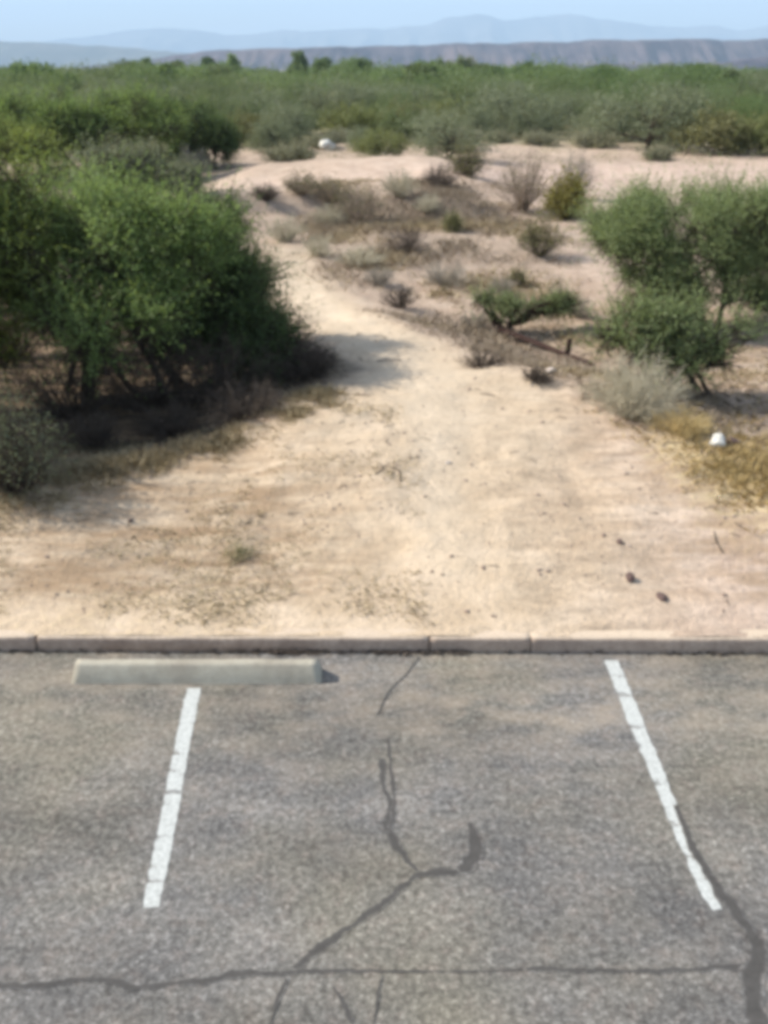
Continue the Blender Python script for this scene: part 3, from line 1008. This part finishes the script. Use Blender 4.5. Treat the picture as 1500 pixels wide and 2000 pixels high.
dry_bush('dry_shrub', on_ground(1235, 815), np.random.default_rng(171), .58, .66, M_TWIG_P,
         'pale grey wispy dry shrub in front of the leaning feathery bush', 'shrub', n=200, sub=9, r=.0028)
dry_bush('dry_shrub', on_ground(1330, 848), np.random.default_rng(172), .32, .26, M_GOLD,
         'golden brown low shrub beside the white rock', 'shrub', n=140, sub=7, r=.003)
dry_bush('green_weed', on_ground(467, 1085), np.random.default_rng(173), .12, .06, M_STRAW,
         'small olive weed alone on the sandy slope above the wheel stop', 'weed', n=50, sub=5, r=.002, leaf=M_CREO, ln_=.022, nl=1)

# ------------------------------------------------------------------ the scrub plain beyond
def proto(seed, w, h, leafm, name, kind):
    rng = np.random.default_rng(seed)
    cl = clumps_in(rng, (0, 0, h * .58), (w, w, h * .48), 26, .28, .5, low=-.75)
    cl += clumps_in(rng, (0, 0, h * .3), (w * .9, w * .9, h * .3), 8, .28, .45)
    return woody(name, (0, -60 - seed, -40), cl, rng, leafm, r0=.07, stems=4, spread=w * .3, twigs=False,
                 per=75, tw=w * .33, k=7, ll=.12, lw=.05, gap=.42, spray=.05)


PROTO = [proto(201, 1.7, 2.1, M_FAR, 'scrub_bush', 0), proto(202, 2.1, 2.6, M_MESQ_D, 'scrub_bush', 1),
         proto(203, 1.6, 1.8, M_GREY, 'scrub_bush', 2), proto(204, 1.4, 1.6, M_YFAR, 'scrub_bush', 3), proto(205, 1.3, 1.3, M_CREO, 'scrub_bush', 4),
         proto(206, 2.5, 2.3, M_FAR, 'scrub_bush', 0), proto(207, 1.9, 2.2, M_GREY, 'scrub_bush', 2), proto(208, 1.2, .9, M_PALE, 'scrub_bush', 5)]
KLAB = ['mid-green bush among the scrub of the plain', 'dark green bush among the scrub of the plain', 'dusty grey-green bush among the scrub of the plain',
        'yellow-green bush among the scrub of the plain', 'low olive bush among the scrub of the plain', 'mid-green bush among the scrub of the plain', 'dusty grey-green bush among the scrub of the plain', 'low pale dusty bush among the scrub of the plain']
KGRP = ['mid-green scrub bushes on the plain', 'dark scrub bushes on the plain', 'grey-green scrub bushes on the plain', 'yellow-green scrub bushes on the plain', 'low olive scrub bushes on the plain',
        'mid-green scrub bushes on the plain', 'grey-green scrub bushes on the plain', 'pale low bushes on the plain']
used = set()


def place(k, x, y, sc, rz, label=None, group=None):
    src = PROTO[k]
    if k in used:
        o = copy_tree(src)
    else:
        o = src
        used.add(k)
    o.location = (x, y, float(H(x, y)) - .05)
    o.rotation_euler = (0, 0, rz)
    o.scale = (sc * 1.08, sc * 1.08, sc * .92)
    tag(o, label or KLAB[k], 'bush', group or KGRP[k])
    return o


KEY = [  # foot px, py, proto, scale, label: the bushes that stand out in front of the plain
    (1265, 290, 6, 1.15, 'dusty grey-green bush with dark hollow at the back edge of the bare dirt'),
    (1180, 275, 2, 1.1, 'dusty grey-green bush left of the one with a dark hollow'),
    (1400, 300, 4, 1.2, 'olive bush at the back edge of the dirt near the right picture edge'),
    (1480, 300, 3, 1.0, 'yellow-olive bush cut by the right picture edge'),
    (800, 275, 0, .9, 'mid-green low bush behind the middle of the far track'),
    (740, 262, 0, .9, 'small mid-green bush behind the far track'),
    (690, 258, 4, .8, 'low olive bush behind the white rock on the far track'),
    (560, 280, 2, .9, 'grey-green bush at the left rim of the far track'),
    (490, 285, 4, 1.0, 'olive bush by the left rim of the far track'),
    (930, 270, 2, .8, 'small grey-green bush behind the clearing'),
    (1040, 272, 2, .85, 'pale grey-green bush behind the tall brown-grey shrub'),
    (1340, 215, 1, 1.2, 'large dark green bush of the plain near the right picture edge'),
    (1230, 210, 1, .9, 'dark bush left of the large one near the right edge'),
]
rng = np.random.default_rng(300)
spots = []
for (px, py, k, sc, lab) in KEY:
    p = on_ground(px, py)
    spots.append((p[0], p[1]))
    place(k, p[0], p[1], sc, rng.uniform(0, 6.28), lab, 'bushes lining the clearing')
n_ok = tries = 0
band = [(40, 52, 42), (52, 72, 85), (72, 105, 125)]
for (y0, y1, cnt) in band:
    n_ok = tries = 0
    while n_ok < cnt and tries < 9000:
        tries += 1
        y = rng.uniform(y0, y1)
        x = rng.uniform(-1, 1) * (.50 * y + 2)
        md = 2.2 if y < 52 else (2.5 if y < 72 else 3.1)
        if y < 46 and x > 4 and rng.random() < .6: continue
        if any((x - a_) ** 2 + (y - b_) ** 2 < md * md for a_, b_ in spots): continue
        cl_n = float(vnoise(np.array(x * .09), np.array(y * .07), 61))
        wts = np.array([.20, .10, .20, .12, .12, .10, .10, .06]) if cl_n < .1 else np.array([.18, .30, .10, .08, .06, .22, .04, .02])
        if y < 52: wts = np.array([.04, .01, .24, .04, .20, .0, .05, .42])
        k = rng.choice(8, p=wts / wts.sum())
        place(k, x, y, rng.uniform(.7, 1.2) * (.75 if y < 52 else 1), rng.uniform(0, 6.28))
        spots.append((x, y))
        n_ok += 1
for k in range(8):
    if k not in used: place(k, 30 + k, 60, 1, 0)


def mass(name, rng, pts, leafm, per, ll, lab):
    """far vegetation that reads as one mass: crowns of leaf clumps on the plain"""
    VV, FF, base = [], [], 0
    for (x, y, w, h) in pts:
        n = int(per * 1.5)
        d = unit(rng.normal(size=(n, 3)))
        d[:, 2] = np.abs(d[:, 2]) * 1.0 - .15
        rad = rng.uniform(.2, 1, (n, 1)) ** .4
        lump = 1 + .35 * wob3(d * 3 + x, 2.0)[:, None]
        p = np.array([x, y, float(H(x, y)) + h * .35]) + d * rad * lump * np.array([w, w, h * .62])
        D = unit(rng.normal(size=(n, 3)) + np.array([0, 0, .3]))
        v, f = leaves(p, D, ll * .8 * (y / 120) ** .6, ll * .4 * (y / 120) ** .6, rng, unit(d * .8 + np.array([-.2, 0, .7])))
        VV.append(v); FF.append(f + base); base += len(v)
    o = link(name, mesh_of(name, np.concatenate(VV), np.concatenate(FF)), leafm)
    tag(o, lab, 'scrub', kind='stuff')
    return o


rng = np.random.default_rng(310)


def field(y0, y1, n, w, h):
    out = []
    for _ in range(n):
        y = math.exp(rng.uniform(math.log(y0), math.log(y1)))
        x = rng.uniform(-1, 1) * (.50 * y + 3)
        out.append((x, y, rng.uniform(*w) * (1 + y / 700), rng.uniform(*h)))
    return out


mass('far_scrub', rng, field(95, 800, 300, (2.0, 4.6), (1.8, 4.4)), M_FAR, 260, .42, 'mid-green scrub covering the far plain up to the hills')
mass('far_scrub', rng, field(95, 800, 200, (2.0, 4.6), (2.2, 5.0)), M_MESQ_D, 300, .42, 'dark green scrub scattered over the far plain')
mass('far_scrub', rng, field(100, 700, 150, (1.4, 2.6), (1.3, 2.4)), M_GREY, 220, .40, 'grey-green scrub scattered over the far plain')
# low growth between the bushes of the plain
pts = []
for _ in range(520):
    y = rng.uniform(38, 100)
    x = rng.uniform(-1, 1) * (.5 * y + 2)
    pts.append((x, y, rng.uniform(.5, 1.0), rng.uniform(.3, .75)))
mass('low_scrub', rng, pts[:300], M_PALE, 70, .16, 'low grey-green growth between the bushes of the plain')
mass('low_scrub', rng, pts[300:], M_CREO, 70, .16, 'low olive growth between the bushes of the plain')

# tall trees standing above the scrub along the far treeline
def tall_tree(px, py_top, y, wpx, leafm, lab, seed):
    rng = np.random.default_rng(seed)
    d = at_depth(px, py_top, y)
    z0 = float(H(d[0], y))
    h = d[2] - z0
    w = wpx * y / 1990 / 2
    cl = clumps_in(rng, (0, 0, h * .60), (w * .8, w * .8, h * .36), 18, .25, .6, low=-.8)
    cl += clumps_in(rng, (w * rng.uniform(-.8, .8), 0, h * .35), (w * 1.2, w, h * .30), 16, .25, .55, low=-.9)
    r_ = woody('cottonwood_tree', (d[0], y, z0), cl, rng, leafm, r0=.22, stems=2, spread=.3, twigs=False, fork=.6,
               per=95, tw=w * .28, k=5, ll=.45, lw=.22, gap=.2, spray=0)
    tag(r_, lab, 'tree', 'tall trees of the far treeline')


for q in [(285, 113, 230, 24, M_MESQ_D, 'narrow dark tree above the treeline, first from the left hills'),
          (345, 120, 240, 30, M_MESQ_D, 'low dark tree between the two narrow treeline trees'),
          (410, 113, 230, 30, M_MESQ_D, 'rounded dark tree left of the paired treeline trees'),
          (455, 110, 240, 32, M_MESQ, 'greener tree of the paired treeline trees'),
          (583, 101, 220, 34, M_MESQ_D, 'tallest dark tree of the far treeline'),
          (630, 118, 200, 44, M_MESQ_D, 'rounded dark tree just right of the tallest one'),
          (705, 119, 190, 70, M_MESQ_D, 'broad dark tree of the far treeline below the mesa'),
          (890, 130, 170, 50, M_MESQ, 'mid-green tree of the far treeline in front of the mesa'),
          (1030, 130, 170, 60, M_MESQ_D, 'dark wide tree of the treeline left of the brown ridge'),
          (1350, 136, 130, 130, M_MESQ_D, 'broad dark green tree of the treeline under the reddish slope')]:
    tall_tree(*q, seed=int(q[0]))
rng = np.random.default_rng(320)
for k in range(34):
    y = rng.uniform(110, 230)
    px = rng.uniform(-60, 1560)
    top = rng.uniform(120, 140) if px < 1000 else rng.uniform(130, 146)
    tall_tree(px, top, y, rng.uniform(28, 110), [M_MESQ_D, M_FAR][k % 2], ['dark low tree blending into the far treeline', 'mid-green low tree blending into the far treeline'][k % 2], 700 + k)

# ------------------------------------------------------------------ straw, twigs and stones on the ground
def blades(rng, pts, h, w, lean, jit=.02, nb=8):
    """tapered grass blades in tufts at pts (n,2)"""
    p = np.repeat(pts, nb, 0) + rng.normal(size=(len(pts) * nb, 2)) * jit
    n = len(p)
    z = H(p[:, 0], p[:, 1]) - .005
    b = np.c_[p, z]
    az = rng.uniform(0, 2 * math.pi, n)
    ln_ = rng.uniform(lean * .3, lean, n)
    hh = h * rng.uniform(.4, 1.15, n) if np.isscalar(h) else np.repeat(h, nb) * rng.uniform(.4, 1.15, n)
    d = np.c_[np.cos(az) * np.sin(ln_), np.sin(az) * np.sin(ln_), np.cos(ln_)]
    sd_ = np.c_[-np.sin(az), np.cos(az), np.zeros(n)]
    mid = b + d * hh[:, None] * .55
    tip = b + d * hh[:, None]
    tip[:, 2] -= .25 * hh * np.sin(ln_)
    tip[:, 2] = np.maximum(tip[:, 2], z + .012)
    v = np.stack([b - sd_ * w, b + sd_ * w, mid + sd_ * w * .8, tip, mid - sd_ * w * .8], 1)
    return v.reshape(-1, 3), np.arange(n * 5).reshape(n, 5)


def scatter(rng, n, fn, xr, yr):
    out = []
    while sum(len(o_) for o_ in out) < n:
        x, y = rng.uniform(*xr, n * 3), rng.uniform(*yr, n * 3)
        k = rng.uniform(0, 1, n * 3) < fn(x, y)
        out.append(np.c_[x, y][k])
    return np.concatenate(out)[:n]


rng = np.random.default_rng(400)


def patchy(x, y, s=1.5, seed=41): return smooth(-.2, .7, fbm(x * s, y * s, seed, 3))


parts = []
# left slope: sparse short straw, denser towards the shaded hollow
f1 = lambda x, y: patchy(x, y) * (.25 + .75 * smooth(-.6, .9, left_edge(y) - x)) * smooth(5.55, 5.8, y) * (x < .3)
parts.append(blades(rng, scatter(rng, 2000, f1, (-5.5, .3), (5.55, 9.5)), .075, .0022, 1.45, .05))
f2 = lambda x, y: np.exp(-((left_edge(y) - x + .10) / .32) ** 2) * patchy(x, y, 1.1, 44)
parts.append(blades(rng, scatter(rng, 650, f2, (-5.5, 0), (6.8, 10.2)), .14, .0022, 1.1, .05))
f11 = lambda x, y: patchy(x, y, 1.3, 49) * smooth(-.9, .1, left_edge(y) - x) * (1 - smooth(.8, 1.6, left_edge(y) - x))
parts.append(blades(rng, scatter(rng, 900, f11, (-6, -1.5), (6.3, 8.6)), .12, .0024, 1.2, .06))
f3 = lambda x, y: patchy(x, y, 2.0, 47) * smooth(5.55, 5.62, y) * (1 - smooth(5.8, 6.4, y)) * (x < .6)
parts.append(blades(rng, scatter(rng, 300, f3, (-4, .6), (5.55, 6.4)), .075, .002, 1.5, .05))
f6 = lambda x, y: smooth(0, .8, x - right_edge(y)) * patchy(x, y, .8, 52)
parts.append(blades(rng, scatter(rng, 900, f6, (0, 6), (9, 15)), .12, .0028, 1.3, .07))
f7 = lambda x, y: patchy(x, y, .5, 57) * smooth(0, 1.2, x - right_edge(y)) * (1 - smooth(1.5, 5, x))
parts.append(blades(rng, scatter(rng, 1500, f7, (-4, 5), (14, 29)), .20, .005, 1.2, .12))
f8 = lambda x, y: smooth(0, .8, left_edge(y) - x)
parts.append(blades(rng, scatter(rng, 350, f8, (-6, 0), (9, 14)), .11, .0025, 1.3, .07))


def joined(name, parts, mat, lab, cat):
    V_, F_, off = [], [], 0
    for v, f in parts:
        V_.append(v); F_.append(f + off); off += len(v)
    o = link(name, mesh_of(name, np.concatenate(V_), np.concatenate(F_)), mat)
    tag(o, lab, cat, kind='stuff')
    return o


wd = []
f9 = lambda x, y: patchy(x, y, .55, 91) * smooth(-.2, 1.0, x - right_edge(y)) * (1 - smooth(1.0, 4.5, x - .12 * (y - 20)))
wd.append(blades(rng, scatter(rng, 1000, f9, (-4, 5), (13.5, 29)), .30, .0045, .9, .2))
f10 = lambda x, y: smooth(-.1, .6, x - right_edge(y)) * (1 - smooth(1.6, 2.6, x - right_edge(y))) * (.3 + .7 * patchy(x, y, 1.2, 95))
wd.append(blades(rng, scatter(rng, 1100, f10, (-2, 4.5), (9.5, 15)), .12, .003, 1.35, .08))
joined('dry_weeds', wd, M_WEED, 'brown dry weeds thick on the ground of the clearing and along the right slope', 'weeds')
joined('dry_grass', parts, M_STRAW, 'short straw-coloured dry grass on the sandy slopes and between the weeds', 'grass')
gparts = []
f4 = lambda x, y: smooth(2.4, 3.1, x + .3 * (y - 8.4)) * np.exp(-((y - 7.9) / 1.2) ** 2) * (.3 + .7 * patchy(x, y, 1.4, 50))
gparts.append(blades(rng, scatter(rng, 1500, f4, (2.2, 6), (6.6, 11)), .12, .0024, 1.2, .05))
joined('golden_grass', gparts, M_GOLD, 'golden dry grass around the white rock at the right edge', 'grass')
# fallen twigs and dead leaves
def flat_twigs(rng, pts, l, r):
    n = len(pts)
    z = H(pts[:, 0], pts[:, 1]) + r
    az = rng.uniform(0, math.pi, n)
    L = l * rng.uniform(.3, 1.3, n)
    d = np.c_[np.cos(az) * L, np.sin(az) * L, np.zeros(n)] / 2
    c_ = np.c_[pts, z]
    a_, b_ = c_ - d, c_ + d
    a_[:, 2], b_[:, 2] = H(a_[:, 0], a_[:, 1]) + r, H(b_[:, 0], b_[:, 1]) + r * 2
    m = c_ + rng.normal(size=(n, 3)) * .12 * L[:, None]
    m[:, 2] = z + .006
    return tubes(np.stack([a_, m, b_], 1), np.tile([r, r, r * .5], (n, 1)), 4)


tp = []
f5 = lambda x, y: (.15 * patchy(x, y, 1.6, 63) + .85 * np.maximum(smooth(-.4, .8, x - right_edge(y)), smooth(-.2, 1, left_edge(y) - x)) * patchy(x, y, 1.2, 64)) * smooth(5.6, 5.8, y)
tp.append(flat_twigs(rng, scatter(rng, 1300, f5, (-5.5, 6), (5.6, 14)), .10, .0035))
tp.append(flat_twigs(rng, scatter(rng, 260, f5, (-5.5, 6), (5.6, 14)), .26, .006))
joined('fallen_twigs', tp, M_TWIG_D, 'dark fallen twigs strewn over the sand and the slopes', 'twigs')


def stone_mesh(rng, n=2, rough=.22, sq=(1, 1, .75)):
    import bmesh
    bm = bmesh.new()
    bmesh.ops.create_icosphere(bm, subdivisions=n, radius=1)
    o1, o2 = rng.uniform(0, 9, 3), rng.uniform(0, 9, 3)
    for v in bm.verts:
        c_ = np.array(v.co)
        k = 1 + rough * math.sin(c_[0] * 2.1 + o1[0]) * math.sin(c_[1] * 2.3 + o1[1]) + rough * .7 * math.sin(c_[2] * 3.7 + o2[0] + c_[0] * 2.9) + rough * .35 * rng.normal() * .5
        v.co = Vector((c_[0] * k * sq[0], c_[1] * k * sq[1], c_[2] * k * sq[2]))
    me = bpy.data.meshes.new('rock')
    bm.to_mesh(me)
    bm.free()
    return me


M_WROCK = stone_mat('white_stone', (.48, .45, .39), (.64, .61, .54))
M_DROCK = stone_mat('dark_stone', (.07, .045, .04), (.15, .10, .085))
M_TROCK = stone_mat('tan_stone', (.40, .33, .27), (.60, .52, .44))
for k, (px, py, r_, mat, lab, sq) in enumerate([
        (1400, 872, .088, M_WROCK, 'white rock standing in the golden grass at the right edge', (.95, .8, .95)),
        (1428, 866, .060, M_DROCK, 'dark flat lump touching the right side of the white rock', (1.1, .9, .6)),  # dark flattened lump against the white rock
        (640, 293, .33, M_WROCK, 'white boulder on the rim of the far track', (1.1, .9, .85)),
        (1075, 728, .065, M_TROCK, 'pale stone on the slope below the fallen trunk', (1.2, .9, .6)),
        (1230, 1132, .042, M_DROCK, 'dark red stone lying on the sand, the more upright of the pair', (1, .8, .85)),
        (1292, 1169, .045, M_DROCK, 'dark red flat stone nearest the kerb', (1.2, .8, .4)),
        (1210, 1060, .030, M_DROCK, 'small dark stone on the sand above the pair of red stones', (1.2, .8, .5)),
        (255, 1018, .025, M_DROCK, 'small dark stone on the slope left of the olive weed', (1, .8, .6)),
        (875, 905, .028, M_TROCK, 'small tan stone in the middle of the sandy track', (1.2, .8, .5))]):
    rng = np.random.default_rng(500 + k)
    p = on_ground(px, py)
    o = link('rock', stone_mesh(rng, 3, .2, sq), mat)
    o.location = (p[0], p[1], p[2] + r_ * sq[2] * .55)
    o.scale = (r_,) * 3
    o.rotation_euler = (0, 0, rng.uniform(0, 6))
    tag(o, lab, 'rock')

rng = np.random.default_rng(540)
pv, pf = [], []
off = 0
bs = [stone_mesh(np.random.default_rng(560 + k), 1, .25, (1, .85, .6)) for k in range(4)]
arr = []
for me in bs:
    vv = np.zeros(len(me.vertices) * 3); me.vertices.foreach_get('co', vv)
    arr.append((vv.reshape(-1, 3), np.array([list(p.vertices) for p in me.polygons])))
pp = scatter(rng, 2200, lambda x, y: (.2 + .8 * patchy(x, y, 1.1, 71)) * smooth(5.6, 5.8, y), (-5, 5.5), (5.58, 13))
for (x, y) in pp:
    vv, ff = arr[rng.integers(4)]
    s = rng.choice([.006, .009, .013, .02], p=[.42, .33, .18, .07]) * rng.uniform(.8, 1.3)
    a_ = rng.uniform(0, 6.28)
    q = vv * s
    q = np.c_[q[:, 0] * math.cos(a_) - q[:, 1] * math.sin(a_), q[:, 0] * math.sin(a_) + q[:, 1] * math.cos(a_), q[:, 2]] + [x, y, float(H(x, y)) + s * .25]
    pv.append(q); pf.append(ff + off); off += len(q)
o = link('pebbles', mesh_of('pebbles', np.concatenate(pv), np.concatenate(pf)), stone_mat('pebble', (.16, .11, .085), (.42, .33, .26)))
tag(o, 'pebbles scattered over the sand and slopes', 'pebbles', kind='stuff')
# soil and leaves gathered along the foot of the kerb
dp = np.concatenate([np.c_[rng.normal(c_, w_, n_), np.zeros(n_)] for c_, w_, n_ in ((-.62, .12, 140), (-1.0, .2, 60), (.05, .16, 90), (.42, .15, 60), (2.2, .8, 60), (-2.4, .5, 60))])
dp[:, 1] = KERB_Y + KERB_SLOPE * dp[:, 0] - np.abs(rng.normal(0, .018, len(dp))) - .004
n = len(dp)
az = rng.uniform(0, math.pi, n)
L = rng.uniform(.008, .035, n)
c_ = np.c_[dp, rng.uniform(.004, .022, n)]
d_ = np.c_[np.cos(az) * L, np.sin(az) * L * .5, rng.normal(0, .004, n)]
a_ = c_ - d_ * [1, .3, 1]
b_ = c_ + d_ * [1, .3, 1]
a_[:, 1] = np.minimum(a_[:, 1], KERB_Y + KERB_SLOPE * a_[:, 0] - .004)
b_[:, 1] = np.minimum(b_[:, 1], KERB_Y + KERB_SLOPE * b_[:, 0] - .004)
v, f = tubes(np.stack([a_, c_, b_], 1), np.tile([.003, .006, .003], (n, 1)), 4)
o = link('leaf_litter', mesh_of('leaf_litter', v, f), M_TWIG_D)
tag(o, 'dark leaf litter gathered along the foot of the kerb', 'litter', kind='stuff')

# ------------------------------------------------------------------ hills and mountains
def ridge(name, mat, prof, y0, depth, nx_, ny_, rough, seed, gully=0.0, plateau=.0, zb=None, base_z=-80):
    """a range of hills: skyline heights (px, py) at distance y0, falling away in front and behind"""
    pxs = np.array([p[0] for p in prof], float)
    X = (pxs - 750) / F_PX * y0 * (math.cos(PITCH)) * 1.0
    top = []
    for p in prof:
        d = ray(*p)
        top.append(CAM_H + d[2] / d[1] * y0)
    X = np.array([ray(p[0], p[1])[0] / ray(p[0], p[1])[1] * y0 for p in prof])
    gx = np.linspace(X[0], X[-1], nx_)
    gt = np.interp(gx, X, top)
    sc = depth
    gt = gt + rough * sc * .02 * fbm(gx / sc * 6, gx * 0 + seed, seed, 4)
    tt = np.linspace(-1, 1, ny_)
    GX, TT = np.meshgrid(gx, tt)
    GT = np.tile(gt, (ny_, 1))
    w = np.clip((1 - np.abs(TT)) / (1 - plateau), 0, 1)
    w = np.where(w >= 1, 1, w ** 1.05)
    wn = w * (1 - w) * 4
    g = np.abs(fbm(GX / sc * 5, TT * .9 + seed, seed + 3, 3)) + .5 * np.abs(fbm(GX / sc * 15, TT * 2 + seed, seed + 7, 3))
    w2 = np.clip(w - gully * wn * g, 0, 1)
    Z = base_z + (GT - base_z) * w2 + rough * sc * .008 * fbm(GX / sc * 9, TT * 4, seed + 11, 4) * wn
    Y = y0 + TT * depth + depth * .06 * fbm(GX / sc * 3, TT * 2, seed + 13, 3) * (np.abs(TT) < .98)
    i = np.arange(GX.size).reshape(GX.shape)
    q = np.stack([i[:-1, :-1], i[:-1, 1:], i[1:, 1:], i[1:, :-1]], -1).reshape(-1, 4)
    return tag(link(name, mesh_of(name, np.stack([GX, Y, Z], -1), q, True), mat), kind='structure')


M_MESA = hill_mat('mesa_slope', (.030, .023, .030), (.105, .080, .082), .02, (.14, .10, .09), (1, .4, 1))
M_HILL = hill_mat('hill_scrub', (.07, .075, .055), (.14, .13, .10), .004)
M_MTN = hill_mat('mountain_rock', (.08, .08, .07), (.20, .18, .15), .0016)
ridge('mesa', M_MESA, [(-900, 150), (120, 140), (330, 112), (420, 101), (560, 94), (800, 88), (1050, 83), (1300, 79), (1500, 77), (2300, 74)], 2900, 520, 900, 46, .35, 5, gully=.38, plateau=.3, base_z=-90)
ridge('low_ridge', M_MESA, [(980, 160), (1040, 140), (1090, 131), (1160, 127), (1260, 129), (1340, 127), (1410, 122), (1470, 117), (1560, 112), (2000, 105)], 1900, 240, 420, 36, .5, 15, gully=.3, plateau=.15, base_z=-66)
ridge('hills', M_HILL, [(-1400, 62), (-500, 68), (-100, 76), (60, 82), (200, 90), (320, 99), (430, 108), (600, 125), (800, 145)], 5600, 1100, 420, 40, .3, 25, gully=.15, plateau=.1, base_z=-180)
ridge('mountains', M_MTN, [(-1300, 60), (-300, 76), (0, 84), (100, 76), (190, 68), (250, 58), (300, 53), (380, 55), (440, 66), (500, 63), (560, 58), (640, 55), (740, 52), (830, 46), (870, 32), (930, 22), (985, 36),
                           (1060, 27), (1115, 19), (1180, 33), (1260, 45), (1330, 50), (1400, 47), (1450, 56), (1500, 46), (1700, 30), (2600, 60)], 13500, 2600, 700, 50, .25, 35, gully=.35, plateau=.0, base_z=-320)

# ------------------------------------------------------------------ haze
hz = NT('haze_air')
pv_ = hz.n('VolumePrincipled')
pv_.inputs['Color'].default_value = (.60, .80, 1.0, 1)
pv_.inputs['Density'].default_value = .000155
pv_.inputs['Anisotropy'].default_value = 0.0
hz.l(pv_.outputs[0], hz.out.inputs['Volume'])
try: hz.m.cycles.homogeneous_volume = True
except Exception: pass
x0, x1, y0, y1, z0, z1 = -19000, 19000, -400, 17800, -440, 560
bv = [(x, y, z) for z in (z0, z1) for y in (y0, y1) for x in (x0, x1)]
bf = np.array([[0, 2, 3, 1], [4, 5, 7, 6], [0, 1, 5, 4], [2, 6, 7, 3], [0, 4, 6, 2], [1, 3, 7, 5]])
tag(link('haze', mesh_of('haze', bv, bf), hz.m), 'pale blue haze over the valley', 'haze', kind='stuff')
